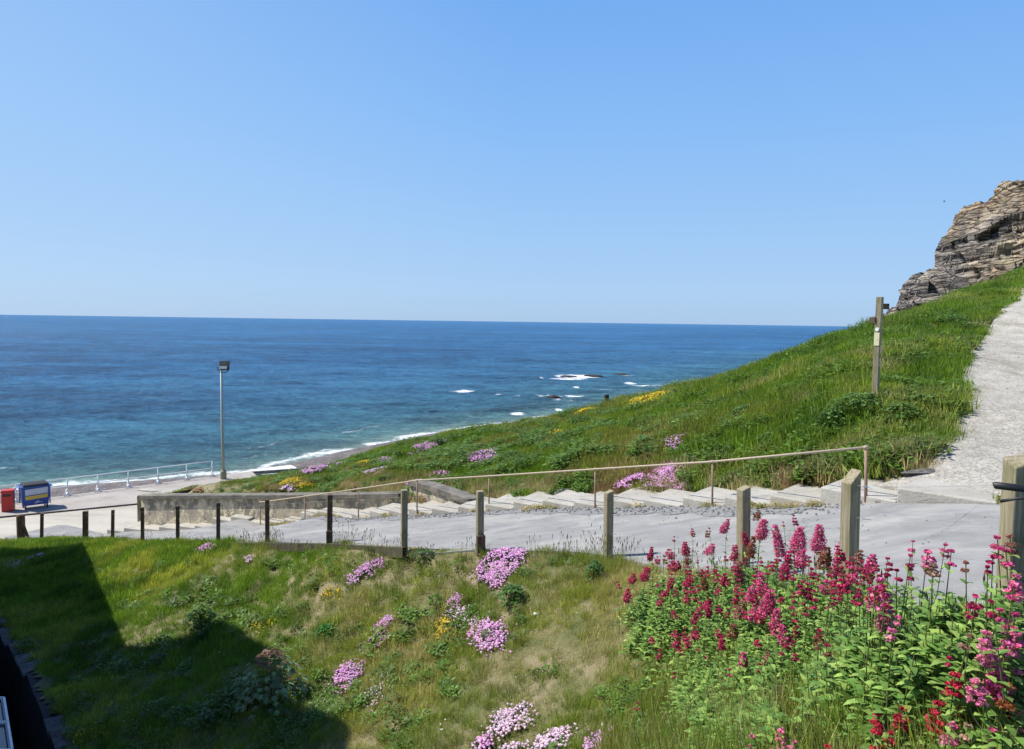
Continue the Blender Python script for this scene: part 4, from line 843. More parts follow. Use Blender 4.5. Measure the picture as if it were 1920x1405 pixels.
#GRASS
# ------------------------------------------------------------------ grass: blade tufts scattered over the turf
def grass_mat():
    m = mat('grass_blades'); n = N(m)
    a = n.n('ShaderNodeAttribute', attribute_name='tint', attribute_type='INSTANCER').outputs['Color']; v = n.n('ShaderNodeAttribute', attribute_name='vary', attribute_type='GEOMETRY').outputs['Color']
    c = n.mix(1., a, v, 'MULTIPLY'); b = n.bsdf(c, .5, spec=.3); t = n.n('ShaderNodeBsdfTranslucent'); n.l(c, t.inputs[0])
    mx = n.n('ShaderNodeMixShader', i_0=.35); n.l(b.outputs[0], mx.inputs[1]); n.l(t.outputs[0], mx.inputs[2]); n.out(mx.outputs[0]); return m
GM = grass_mat()
tufts = bpy.data.collections.new('grass_tufts')
def tuft(i, nb, R, h, wd, spread=.5, curl=.5, kind='blade', seed=0):
    rs = np.random.default_rng(100+i+seed); V = []; Fs = []; C = []
    for k in range(nb):
        a = rs.uniform(0, 2*pi); r = R*math.sqrt(rs.uniform()); bx_, by_ = r*cos(a), r*sin(a); hh = h*rs.uniform(.45, 1.15); lean = rs.normal(0, spread); la = rs.uniform(0, 2*pi); dx, dy = cos(la)*lean*hh*.6, sin(la)*lean*hh*.6
        fa = rs.uniform(0, pi); wx_, wy_ = cos(fa)*wd/2, sin(fa)*wd/2; cv = rs.uniform(.65, 1.3); tn = (cv*rs.uniform(.9, 1.15), cv, cv*rs.uniform(.8, 1.1)); b = len(V)
        if kind == 'blade':
            for (t, ww) in ((0, 1), (.4, .95), (.75, .6), (1, .05)):
                q = t**1.6; z_ = hh*(t-.18*curl*t*t*min(abs(lean), 1)); V += [(bx_+dx*q-wx_*ww, by_+dy*q-wy_*ww, z_-.02), (bx_+dx*q+wx_*ww, by_+dy*q+wy_*ww, z_-.02)]; C += [tn]*2
            Fs += [(b+2*j, b+2*j+1, b+2*j+3, b+2*j+2) for j in range(3)]
        elif kind == 'leaf':
            ca = cos(la); sa = sin(la); L_ = wd*rs.uniform(1.6, 2.6); z_ = hh*rs.uniform(.4, 1); tl = rs.uniform(-.3, .6); p = np.array([bx_, by_, z_]); d = np.array([ca, sa, tl])*L_; s_ = np.array([-sa, ca, rs.uniform(-.3, .3)])*wd*.5
            V += [tuple(p), tuple(p+d*.45+s_), tuple(p+d), tuple(p+d*.45-s_)]; C += [tn]*4; Fs += [(b, b+1, b+2, b+3)]
        elif kind == 'seed':
            V += [(bx_-.0015, by_, 0), (bx_+.0015, by_, 0), (bx_+dx-.0012, by_+dy, hh), (bx_+dx+.0012, by_+dy, hh)]; Fs += [(b, b+1, b+3, b+2)]; C += [(1, 1, 1)]*4
            b = len(V); c0 = np.array([bx_+dx, by_+dy, hh]); V += [tuple(c0+np.array(q)) for q in ((0, 0, -.02), (.006, 0, .012), (0, .006, .012), (-.006, 0, .012), (0, -.006, .012), (0, 0, .05))]; C += [(.6, .45, .35)]*6; Fs += [(b, b+1, b+2), (b, b+2, b+3), (b, b+3, b+4), (b, b+4, b+1), (b+5, b+2, b+1), (b+5, b+3, b+2), (b+5, b+4, b+3), (b+5, b+1, b+4)]
        elif kind == 'daisy':
            for _ in range(1):
                c0 = (bx_, by_, hh); V += [c0]+[(bx_+wd*cos(q*pi/3), by_+wd*sin(q*pi/3), hh+.003) for q in range(6)]; C += [(9, 9, 9)]*7; Fs += [(b, b+1+q, b+1+(q+1) % 6) for q in range(6)]
    me = bpy.data.meshes.new('t%02d' % i); me.from_pydata([tuple(v) for v in V], [], Fs); a = me.color_attributes.new('vary', 'FLOAT_COLOR', 'POINT'); c = np.ones((len(V), 4), np.float32); c[:, :3] = C; a.data.foreach_set('color', c.ravel())
    me.materials.append(GM); o = bpy.data.objects.new('t%02d' % i, me); tufts.objects.link(o); return o
#  0,1 fine short; 2 long lush; 3 mid coarse; 4 far coarse; 5 broad weeds; 6 far weeds; 7 seed stalks; 8 daisies; 9 straw mat
tuft(0, 44, .10, .10, .0045, .6); tuft(1, 44, .12, .15, .005, .7); tuft(2, 55, .11, .30, .006, .6, .9); tuft(3, 42, .16, .17, .009, .6); tuft(4, 44, .24, .28, .014, .65, .9)
tuft(5, 46, .16, .14, .035, .5, kind='leaf'); tuft(6, 60, .30, .30, .07, .5, kind='leaf'); tuft(7, 9, .14, .42, .003, .3, kind='seed'); tuft(8, 4, .15, .10, .012, kind='daisy'); tuft(9, 60, .14, .045, .004, 1.6)
def scatter(name, P, scl, rot, idx, tint, label=None):
    n = len(P); me = bpy.data.meshes.new(name); me.vertices.add(n); me.vertices.foreach_set('co', np.asarray(P, np.float32).ravel())
    for nm_, arr, ty, key in (('scl', scl, 'FLOAT', 'value'), ('idx', idx, 'INT', 'value')): a = me.attributes.new(nm_, ty, 'POINT'); a.data.foreach_set(key, np.asarray(arr, np.float32 if ty == 'FLOAT' else np.int32))
    a = me.attributes.new('rot', 'FLOAT_VECTOR', 'POINT'); a.data.foreach_set('vector', np.asarray(rot, np.float32).ravel())
    a = me.attributes.new('tint', 'FLOAT_COLOR', 'POINT'); c = np.ones((n, 4), np.float32); c[:, :3] = tint; a.data.foreach_set('color', c.ravel())
    o = bpy.data.objects.new(name, me); COL.objects.link(o)
    g = bpy.data.node_groups.new(name, 'GeometryNodeTree'); g.interface.new_socket('Geometry', in_out='INPUT', socket_type='NodeSocketGeometry'); g.interface.new_socket('Geometry', in_out='OUTPUT', socket_type='NodeSocketGeometry')
    gi = g.nodes.new('NodeGroupInput'); go = g.nodes.new('NodeGroupOutput'); ci = g.nodes.new('GeometryNodeCollectionInfo'); ci.inputs[0].default_value = tufts; ci.inputs['Separate Children'].default_value = True; ci.inputs['Reset Children'].default_value = True
    ip = g.nodes.new('GeometryNodeInstanceOnPoints'); ip.inputs['Pick Instance'].default_value = True
    def na(nm_, ty): x = g.nodes.new('GeometryNodeInputNamedAttribute'); x.data_type = ty; x.inputs[0].default_value = nm_; return [q for q in x.outputs if q.enabled and q.name == 'Attribute'][0]
    g.links.new(gi.outputs[0], ip.inputs['Points']); g.links.new(ci.outputs[0], ip.inputs['Instance']); g.links.new(na('idx', 'INT'), ip.inputs['Instance Index']); g.links.new(na('rot', 'FLOAT_VECTOR'), ip.inputs['Rotation']); g.links.new(na('scl', 'FLOAT'), ip.inputs['Scale']); g.links.new(ip.outputs[0], go.inputs[0])
    md = o.modifiers.new('scatter', 'NODES'); md.node_group = g; tag(o, label, 'grass' if label else None, kind='stuff'); return o
LUSH = np.array([.20, .345, .025]); DEEP = np.array([.10, .215, .02]); YEL = np.array([.44, .50, .07]); OLI = np.array([.28, .27, .06]); STR = np.array([.68, .56, .31]); BRN = np.array([.22, .13, .06])
def sm(x, a, b): t = np.clip((x-a)/(b-a), 0, 1); return t*t*(3-2*t)
def lerp(a, b, t): return a*(1-t[:, None])+b*t[:, None]
def tint_at(P, D, hill):
    x, y = P[:, 0], P[:, 1]; n1 = fbm(x*.55, y*.55, 61, 4); n2 = fbm(x*1.7, y*1.7, 62, 4); n3 = fbm(x*.22, y*.22, 63, 3); n = len(P)
    base = lerp(np.tile(LUSH, (n, 1)), DEEP, sm(n2, .45, .7)); base = lerp(base, YEL, sm(n1, .44, .66)*np.where(hill, .38, .9)); base = base*np.where(hill, .86, 1.)[:, None]
    # near bank: dry, more so towards the right and the top
    dry = np.where(hill, sm(n1*.5+n2*.5, .52, .68)*.35, sm(x, -8, -2)*sm(n1*.45+n2*.55, .45, .66)*.58+.04)
    base = lerp(base, OLI, np.where(hill, sm(n3, .45, .65)*.6*(1-sm(x, 3, 10)), sm(x, -6, 0)*.42)); 
    base = lerp(base, STR, np.clip(dry, 0, 1)*sm(rng.random(n), .0, .75))
    ds = np.abs(sdist(P, STEPF)); foot = np.where(hill, (1-sm(ds, .3, 2.2))*sm(n2, .3, .55), 0)
    base = lerp(base, STR*.8, foot*.75); base = lerp(base, BRN, foot*sm(n1, .45, .6)*.8)
    return base*rng.uniform(.75, 1.25, (n, 1))
def gen(n, x0, x1, y0, y1):
    P = np.c_[rng.uniform(x0, x1, n), rng.uniform(y0, y1, n)]
    k = (np.abs(P[:, 0]) < .735*P[:, 1]+1.2) & (P[:, 1] > 1.6); return P[k]
def scat_region(name, P, label=None):
    jit = (fbm(P[:, 0]*3, P[:, 1]*3, 71, 3)-.5)*.32; J = P+np.c_[jit, jit]
    k = ~path_mask(J); k &= sdist(P, RET) > .08+jit*.5
    k &= ~((P[:, 0] < -20.6) & (P[:, 1] > 31.0)) & ~((P[:, 0] < -16.8) & (P[:, 1] < 41.6) & (P[:, 1] > 32.2)); k &= sdist(P, sil) < 1.8
    # parapet footprint and plaza strip
    k &= ~((sdist(P, np.vstack([STEPF, [-21, 37]])) > -20) & (P[:, 0] < -14) & (P[:, 1] > 31.2) & (P[:, 1] < 38.8) & (P[:, 0]*.62+P[:, 1] < 28.8))
    ds = sdist(P, np.vstack([STEPF, [-21, 37]])); side = P[:, 1]*1.0+P[:, 0]*1.15 > 19.2; 
    bare = fbm(P[:, 0]*.8, P[:, 1]*.8, 77, 4); k &= ~((bare > .70) & (rng.random(len(P)) < .35)); P = P[k]; n = len(P); D = np.hypot(P[:, 0], P[:, 1]); hill = inpoly(P, np.vstack([STEPF, [-21, 37], [-30, 60], [80, 110], [80, 0], [7, 8]])) 
    z = HL(P); x, y = P[:, 0], P[:, 1]; n2 = fbm(x*1.3, y*1.3, 81, 4); n4 = fbm(x*.5, y*.5, 82, 3); u = rng.random(n)
    idx = np.where(D < 13, np.where(u < .5, 0, 1), np.where(D < 22, 3, 4)); scl = rng.uniform(.75, 1.25, n)
    cl = fbm(x*1.1, y*1.1, 85, 3); scl = scl*np.where(hill, .45+1.15*cl, .5+.75*cl)
    lush = (n4 > .60) & (u > .55)
    idx = np.where(~hill & lush & (D < 16), 2, idx); scl = np.where(~hill & (idx == 2), scl*.62, scl); idx = np.where((idx == 3) & ~hill & (u < .5), 1, idx); scl = np.where((idx == 1) & (D > 13), scl*1.35, scl)
    idx = np.where(~hill & (u < .12) & (n2 > .52), 5, idx); idx = np.where(hill & (n2 > .54) & (u < .42), 6, idx); idx = np.where(hill & (D < 22) & (idx == 3), 4, idx)
    # long grass round the bushes at the right
    tall = ~hill & (x > .9) & (y < 7.5) & (u > .25); idx = np.where(tall, 2, idx); scl = np.where(tall, rng.uniform(.8, 1.3, n), scl)
    scl = np.where((idx == 4), scl*np.where(sm(x, 2, 9)*1. > .3, 1.15, .85), scl); scl = np.where((idx == 6), scl*.8, scl)
    scl = np.where(hill & (x < -4), scl*(.45+.4*sm(x, -14, -4)), scl)
    e = np.abs(sdist(P, near_ext)); sd_ = (e < .35) & (u < .16) & (x < 3.5); idx = np.where(sd_ & ~hill, 7, idx)
    idx = np.where((rng.random(n) < .006) & ~hill, 8, idx)
    t = tint_at(P, D, hill)
    t = np.where((idx == 5)[:, None] | (idx == 6)[:, None], np.array([.11, .20, .035])*rng.uniform(.7, 1.5, (n, 1)), t); t = np.where((idx == 7)[:, None], np.array([.2, .19, .08]), t); t = np.where((idx == 8)[:, None], np.array([.085, .085, .08]), t)
    br_ = fbm(x*.8, y*.8, 77, 4); mat_ = ((idx < 2) & (u > .30) & (u < .42)) | (~hill & (br_ > .66) & (u < .7) & (D < 20)); idx = np.where(mat_, 9, idx); t = np.where(mat_[:, None], lerp(np.tile(STR*.95, (n, 1)), YEL, rng.random(n)*.5)*rng.uniform(.75, 1.1, (n, 1)), t)
    t = np.where(tall[:, None], lerp(lerp(np.tile(LUSH*.85, (n, 1)), OLI, rng.random(n)), STR*.8, sm(rng.random(n), .6, 1)*.7), t)
    rot = np.c_[rng.normal(0, .12, n), rng.normal(0, .12, n), rng.uniform(0, 2*pi, n)]
    scatter(name, np.c_[P, z], scl, rot, idx, t, label)
GD = 1.0
A_ = np.vstack([gen(int(32000*GD), -10, 8, 1.6, 13), gen(int(46000*GD), -24, 14, 13, 33), gen(int(16000*GD), -24, 26, 13, 33)])
scat_region('turf_grass', A_)
B_ = gen(int(60000*GD), -28, 45, 33, 66); scat_region('hill_grass', B_)
# tufts along the steps' near edge
q = rng.integers(0, 150, 420); C_ = STEPN[20:170][q, :2]-0; T_ = np.gradient(STEPN[:, :2], axis=0)[20:170][q]; T_ /= np.linalg.norm(T_, axis=1)[:, None]
C_ = C_-np.c_[T_[:, 1], -T_[:, 0]]*np.abs(rng.normal(0, .16, 420))[:, None]; kk = fbm(C_[:, 0]*.9, C_[:, 1]*.9, 91, 2) > .42; C_ = C_[kk]; n = len(C_)
tt = lerp(np.tile(OLI, (n, 1)), STR, rng.random(n)*.8); scatter('step_weeds', np.c_[C_, rampz(C_)], rng.uniform(.5, 1.0, n), np.c_[np.zeros(n), np.zeros(n), rng.uniform(0, 6, n)], rng.choice([3, 3, 9, 5], n), tt)
# loose stones on the verge
vs_ = MB()
for k in range(900):
    i = random.randrange(14, 150); a = STEPN[i][:2]; tg = STEPN[i+1][:2]-STEPN[i-1][:2]; tg /= np.linalg.norm(tg); off_ = abs(random.gauss(.35, .3)); p = a-np.array([tg[1], -tg[0]])*off_+tg*random.uniform(-.1, .1); r = random.uniform(.012, .04)
    b = len(vs_.v); zz = float(rampz(p[None])[0])+.02+r*.3; vs_.cur = (1, 1, 1)
    oc = [(1, 0, 0), (0, 1, 0), (-1, 0, 0), (0, -1, 0), (0, 0, .7), (0, 0, -.7)]; vs_.add([(p[0]+c[0]*r*random.uniform(.7, 1.3), p[1]+c[1]*r*random.uniform(.7, 1.3), zz+c[2]*r) for c in oc], [(4, 0, 1), (4, 1, 2), (4, 2, 3), (4, 3, 0), (5, 1, 0), (5, 2, 1), (5, 3, 2), (5, 0, 3)])
for k in range(1500):
    u1 = random.random(); 
    if k % 3: i = random.randrange(0, 110); t = random.random()**1.5; p = GL[i]*(1-t)+GR[i]*t+np.array([random.uniform(-.1, .1), random.uniform(-.1, .1)]); zz = float(tps(p[None])[0])+.08
    else: i = random.randrange(30, 240); t = random.random()**.7; p = (nA[i]*(1-t)+fA[i]*t)[:2]; zz = float(rampz(p[None])[0])+.005
    r = random.uniform(.006, .022)*(1 if k % 3 else .7); oc = [(1, 0, 0), (0, 1, 0), (-1, 0, 0), (0, -1, 0), (0, 0, .7), (0, 0, -.7)]; vs_.add([(p[0]+c[0]*r*random.uniform(.7, 1.3), p[1]+c[1]*r*random.uniform(.7, 1.3), zz+r*.3+c[2]*r) for c in oc], [(4, 0, 1), (4, 1, 2), (4, 2, 3), (4, 3, 0), (5, 1, 0), (5, 2, 1), (5, 3, 2), (5, 0, 3)])
o = vs_.build('loose_stones', M['greygravel']); tag(o, kind='stuff')
# ------------------------------------------------------------------ leaf, flower builders
def blade(mb, p, d, L_, wd, col, bend=.3, up=(0, 0, 1)):
    p = Vector(p); d = Vector(d).normalized(); s_ = d.cross(Vector(up)); s_ = s_.normalized() if s_.length > 1e-3 else Vector((1, 0, 0)); n_ = s_.cross(d)
    pts_ = []
    for t, ww in ((0, .25), (.35, 1), (.7, .75), (1, .03)):
        c = p+d*L_*t-n_*(-bend*L_*t*(1-t))-Vector((0, 0, bend*L_*t*t*.8)); e = n_*wd*.12*ww; pts_ += [c-s_*wd*.5*ww+e, c+s_*wd*.5*ww+e]
    mb.add(pts_, [(0, 1, 3, 2), (2, 3, 5, 4), (4, 5, 7, 6)], col)
ICO = None
def ico():
    global ICO
    if ICO is None:
        import bmesh; bm = bmesh.new(); bmesh.ops.create_icosphere(bm, subdivisions=1, radius=1); ICO = (np.array([v.co[:] for v in bm.verts]), np.array([[v.index for v in f.verts] for f in bm.faces])); bm.free()
    return ICO
def blobs(name, P, r, cols, m, parent=None, loc=None, rough=.25, flat=.8):
    v, f = ico(); n = len(P); r = np.broadcast_to(r, n); rs = np.random.default_rng(n)
    V = P[:, None]+v[None]*r[:, None, None]*np.array([1, 1, flat])*(1+rs.uniform(-rough, rough, (n, len(v), 1))); Fq = (f[None]+np.arange(n)[:, None, None]*len(v)).reshape(-1, 3)
    C = np.repeat(np.asarray(cols), len(v), 0)*rs.uniform(.8, 1.2, (n*len(v), 1)); return raw(name, V.reshape(-1, 3), Fq, m, parent, col=C, loc=loc)
def vary(c, k=.2): f = random.uniform(1-k, 1+k); return (c[0]*f*random.uniform(.93, 1.07), c[1]*f, c[2]*f*random.uniform(.93, 1.07))
def patch_points(cx, cy, rx, ry, ang, n):
    t = rng.uniform(0, 2*pi, n); r = np.sqrt(rng.random(n))*(.55+.9*fbm(np.cos(t)*2+cx, np.sin(t)*2+cy, 5, 3))*np.where(rng.random(n) < .07, 1.5, 1); a = radians(ang); u = r*np.cos(t)*rx; v = r*np.sin(t)*ry
    return hit(cx+u*cos(a)-v*sin(a), cy-u*sin(a)-v*cos(a), .1 if cy > 1020 else .26)
PINK = (.84, .49, .77); PALE = (.85, .67, .78); WHT = (.7, .62, .6); GOLD = (.85, .66, .07)
def flower_patch(name, cat, group, label, cx, cy, rx, ry, ang, n, col, hr_, hh=.1, leafc=(.07, .13, .045), leafn=3):
    P = patch_points(cx, cy, rx/2, ry/2, ang, n); P = P[~np.isnan(P[:, 0])]; P[:, :2] += rng.normal(0, .035, (len(P), 2)) if cy > 1020 else rng.normal(0, .07, (len(P), 2)); P = P[~path_mask(P)] if len(P) else P
    if len(P) < 3: print('PATCH LOST', label); return
    q_ = P[:, 1].mean(); f_ = 5. if q_ < 16 else 2.2; kp = fbm(P[:, 0]*f_, P[:, 1]*f_, 11, 3) > .38; kp |= rng.random(len(P)) < .12; P = P[kp] if kp.sum() > 4 else P
    g = HL(P); c = np.array([P[:, 0].mean(), P[:, 1].mean(), g.min()]); root = empty(name, tuple(c), label, cat, group)
    sp_ = max(P[:, 0].std()+P[:, 1].std(), .05); q = np.hypot(P[:, 0]-c[0], P[:, 1]-c[1])/sp_; lift = np.clip(1-q*.45, .1, 1)*hh
    z_ = g+lift+rng.uniform(.0, .035, len(P)); D = P[:, 1].mean(); r_ = hr_*rng.uniform(.7, 1.2, len(P))*(1+.012*D)
    cc = np.array([vary(col if random.random() < .8 else PALE if col == PINK else col, .25) for _ in P]); hd_ = np.c_[P[:, :2], z_]
    fl_ = MB(); step = max(1, len(P)//700)
    for p, lz in list(zip(hd_, lift))[::step]:
        for _ in range(leafn): a = random.uniform(0, 2*pi); k = random.uniform(.0, .04); blade(fl_, (p[0]+k*cos(a)-c[0], p[1]+k*sin(a)-c[1], p[2]-lz-.03-c[2]), (cos(a)*.5, sin(a)*.5, 1), lz*.9+.04, .006*(1+.05*D), vary(leafc, .35), .2)
    fl_.build('foliage', M['leaf'], root, col=True)
    blobs('blossoms', hd_-c, r_, cc, M['petal'], root)
TG = 'clumps of pink thrift in the grass'
TH = [('large mauve thrift clump on the near grass just below the ramp edge',942,1055,112,56,38,620,PINK,.0135),
 ('slanting pink thrift clump left of the largest near clump',685,1071,78,24,30,170,PINK,.0125),
 ('pale pink thrift trailing down from the slanting clump',664,1092,30,10,25,22,PALE,.011),
 ('small bright pink thrift tuft, upper one of a close pair in mid bank',718,1167,38,20,25,90,PINK,.0125),
 ('small bright pink thrift tuft, lower one of a close pair in mid bank',708,1199,42,20,28,90,PINK,.0125),
 ('long pink thrift clump right of the dark leafy sapling',651,1265,82,38,55,210,PINK,.0135),
 ('faded whitish thrift heads on bare soil right of the long clump',700,1302,30,62,-20,42,WHT,.012),
 ('tiny pink thrift tuft above the yellow flowers',855,1125,32,17,20,55,PINK,.0125),
 ('pale pink thrift beside the yellow flowers in mid bank',870,1158,66,34,-20,110,PALE,.0135),
 ('broad thrift clump with whitish lower heads at centre of the bank',912,1186,62,66,50,250,PINK,.014),
 ('round pale pink thrift clump low in the near bank',960,1346,84,52,35,190,PALE,.0135),
 ('small thrift clump at the bottom edge, leftmost there',905,1392,28,24,0,40,PINK,.0135),
 ('thrift clump at the bottom edge between two others',1036,1384,76,38,20,120,PALE,.0135),
 ('dense mauve thrift clump at the bottom edge, rightmost of the thrift',1132,1388,60,48,0,190,PINK,.0135),
 ('low thin thrift at the bottom edge under the round pale clump',968,1402,50,14,0,30,PALE,.013),
 ('small pink thrift growing against the ramp edging by the posts',388,1020,34,12,8,60,PINK,.016),
 ('dull pink thrift in shadow near the corner post',22,1057,26,20,20,40,PALE,.02),
 ('strip of dull pink thrift in shadow below the ramp',68,1044,40,7,12,35,PALE,.018),
 ('two faint pink thrift heads below the ramp in sunlit turf',466,1048,12,8,0,12,PALE,.016),
 ('round pink thrift clump on the hill above the wall end',905,851,50,32,15,300,PINK,.016),
 ('loose pink thrift clump on the hill right above the wing wall',822,885,44,20,15,110,PINK,.016),
 ('long band of pink thrift along the hill crest against the sea',802,830,66,16,22,240,PINK,.018),
 ('little pink thrift dot on the hill near yellow flowers',718,857,28,8,8,50,PINK,.018),
 ('thin streak of pale thrift on the lower hill',702,877,44,7,12,55,PALE,.018),
 ('pink thrift streak on the crest left of the long band',604,871,76,10,16,170,PINK,.019),
 ('pale thrift clump on the low hill behind the stained wall',540,913,28,13,20,70,PALE,.019),
 ('pink thrift clump under the handrail, left of the tallest one',1183,913,66,46,25,330,PINK,.0155),
 ('big bright pink thrift clump rising behind the handrail',1254,893,70,56,20,480,PINK,.0155),
 ('scattered thrift heads high on the hill above the big clump',1262,822,34,26,10,70,PINK,.015),
 ('few faint thrift heads right of the big handrail clump',1322,926,44,14,10,34,PALE,.014),
 ('small thrift tuft by the top of the wing wall',770,902,22,10,15,50,PINK,.018),
 ('orange and pink flowers on the turf at the wall top far left',372,914,16,8,0,24,(.66,.38,.2),.02)]
for lb_, cx, cy, rx_, ry_, an_, n_f, col, r_ in TH:
    flower_patch('thrift_clump', 'flowers', TG, lb_, cx, cy, rx_, ry_, an_, int(n_f*2.5), col, r_*1.2, .10 if cy > 1020 else .30 if cx > 860 else .20)
YG = 'patches of yellow flowers in the grass'
YP = [('small yellow flower patch near the slanting thrift clump',622,1112,32,16,15,70),
 ('golden yellow flower patch beside the central thrift',834,1178,44,42,30,150),
 ('sparse yellow flowers in the grass beside the shadow peak',492,1168,46,34,50,60),
 ('sparse yellowish flowers in deep shadow at bottom left',165,1372,70,50,0,40),
 ('bright yellow flower patch on the low hill behind the wall',542,896,60,11,10,150),
 ('pale yellow flowers right of the bright patch on the low hill',575,903,40,6,8,50),
 ('little yellow patch beside the thrift dot on the hill',684,861,24,7,10,45),
 ('long yellow flower streak on the hill crest by the sea',1225,742,70,12,25,260),
 ('yellow flowers just left of the long crest streak',1192,750,30,9,20,110),
 ('thin yellow flowers on the crest left of the rusty box',1098,769,34,6,12,50),
 ('faint yellow flowers in the grass below the crest',1042,808,30,6,5,28)]
for lb_, cx, cy, rx_, ry_, an_, n_f in YP:
    flower_patch('yellow_flowers', 'flowers', YG, lb_, cx, cy, rx_, ry_, an_, int(n_f*1.5), GOLD, .014 if cy > 1000 else .024, .08 if cy > 1000 else .30 if cx > 860 else .14)
# ------------------------------------------------------------------ leafy plants on bank and hill
def leafy(name, cat, label, px, py, wpx, hm, n, leaf, col, group=None, col2=None, D=None):
    b = hit1(px, py) if D is None else at(px, py, D); R = wpx*b[1]/F/2; root = empty(name, (b[0], b[1], float(HL(b[None])[0])-.02), label, cat, group); mb = MB(); st = MB()
    for k in range(n):
        a = random.uniform(0, 2*pi); u = random.random(); el = random.uniform(.05, 1.45); rr_ = R*random.uniform(.55, 1.); p = Vector((cos(a)*cos(el)*rr_, sin(a)*cos(el)*rr_, sin(el)*hm*random.uniform(.7, 1.05)+.04))
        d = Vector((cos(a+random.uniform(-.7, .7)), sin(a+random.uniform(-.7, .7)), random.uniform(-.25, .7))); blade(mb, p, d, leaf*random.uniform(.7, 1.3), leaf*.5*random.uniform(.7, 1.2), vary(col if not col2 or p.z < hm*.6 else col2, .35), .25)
        if k % 5 == 0: st.tube([(p.x*.1, p.y*.1, 0), tuple(p*.6), tuple(p)], [.006, .004, .002], 4, cap=False)
    mb.build('leaves', M['leaf'], root, col=True); st.cur = (1, 1, 1); so_ = st.build('stems', M['stemm'], root)
M['stemm'] = m_leaf('stem', attr=False, col=(.10, .12, .035), transl=.0)
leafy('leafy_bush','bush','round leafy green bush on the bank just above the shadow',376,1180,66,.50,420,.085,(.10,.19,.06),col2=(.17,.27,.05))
leafy('dock_plant','plant','reddish seed stalk plant behind the round leafy bush',377,1130,16,.45,30,.05,(.20,.05,.03))
leafy('dock_plant','plant','low bright green tuft of leaves in dry grass at mid bank',612,1192,40,.14,160,.07,(.05,.20,.03),'leafy weeds on the near bank')
leafy('dock_plant','plant','leafy weed just below the largest near thrift clump',962,1132,60,.26,240,.08,(.08,.18,.04),'leafy weeds on the near bank')
leafy('dock_plant','plant','pale leafy weed in deep shadow near the bottom',386,1372,34,.32,90,.08,(.14,.20,.07),'leafy weeds on the near bank')
leafy('dock_plant','plant','dark green weed below the ramp left of the valerian',1116,1090,40,.28,200,.06,(.06,.16,.035),'leafy weeds on the near bank')
leafy('dock_plant','plant','small weed under the ramp between second and third posts',795,1050,46,.18,130,.07,(.07,.15,.035),'leafy weeds on the near bank')
leafy('dock_plant','plant','sparse drooping weed beside the bush shadow',300,1250,60,.2,110,.07,(.07,.13,.04),'leafy weeds on the near bank')
HW = 'broad leafy weeds on the hill'
for i, (lb_, x, y, w_, h_, n_) in enumerate([('dark broad leafy mass at the foot of the signpost',1615,775,120,.40,520),('leafy weeds left of the signpost foot mass',1565,800,70,.35,260),('leafy weeds below and right of the signpost',1690,790,90,.35,300),('dark leafy clump midway up the hill',1400,785,70,.35,240),('leafy clump left of the midway clump',1292,798,60,.32,200),('small dark leafy clump beside the scattered thrift',1205,838,46,.3,140),('glossy leafy clump high beside the gravel path',1785,612,60,.45,220),('leafy weeds at the gravel path corner',1735,770,60,.35,220),('leafy tuft on the hill above the handrail',1440,838,50,.3,140),('dark leafy clump beneath the hill crest at centre',1010,835,50,.35,130)]):
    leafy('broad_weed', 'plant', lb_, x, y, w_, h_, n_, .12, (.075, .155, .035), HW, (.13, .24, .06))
# sycamore sapling
b = hit1(508, 1322); sz = b[2]; sap = empty('sycamore_sapling', tuple(b), 'dark sapling with pale lobed leaves standing at the shadow edge', 'sapling')
mb = MB(); hS = .95
mb.tube([(0, 0, -.05), (.01, 0, .5), (0, 0, hS-.1)], [.014, .01, .005], 6)
tips = []
for k in range(26):
    z_ = .15+.7*(k/26); a = k*2.4; r_ = .40*math.sin(min(1, (1.02-z_/hS)*1.6)*1.5); tips.append((cos(a)*r_, sin(a)*r_, z_+.1)); mb.tube([(0, 0, z_), tips[-1]], [.005, .002], 4)
mb.build('branches', M['wooddark'], sap)
lm = MB()
def palmate(mb, p, nrm_, head, s, col):
    p = Vector(p); nrm_ = Vector(nrm_).normalized(); h = Vector(head); h = (h-nrm_*h.dot(nrm_)).normalized(); r = nrm_.cross(h); pts_ = [p]
    for k, (an_, L_) in enumerate(((-150, .45), (-115, .8), (-85, .42), (-58, .95), (-28, .5), (0, 1.1), (28, .5), (58, .95), (85, .42), (115, .8), (150, .45))):
        a = radians(an_); pts_.append(p+(h*cos(a)+r*sin(a))*s*L_*.6+h*s*.25-nrm_*s*.12*(L_ > .7))
    mb.add(pts_, [(0, i, i+1) for i in range(1, 11)], col)
for k in range(300):
    t = random.random(); z_ = .05+.92*t**.9; rmax = .5*math.sin(min(1., (1.04-z_/hS)*1.5)*1.5)+.03; a = random.uniform(0, 2*pi); rr_ = rmax*random.uniform(.6, 1.05); p = (cos(a)*rr_, sin(a)*rr_, z_)
    new = z_ > .72 or random.random() < .08
    palmate(lm, p, (cos(a)*.5+random.uniform(-.3, .3), sin(a)*.5+random.uniform(-.3, .3), 1), (cos(a), sin(a), -.2), random.uniform(.09, .15)*(.7 if new else 1), vary((.26, .16, .10) if new else (.24, .34, .17), .5))
lm.build('leaves', M['leaf'], sap, col=True)
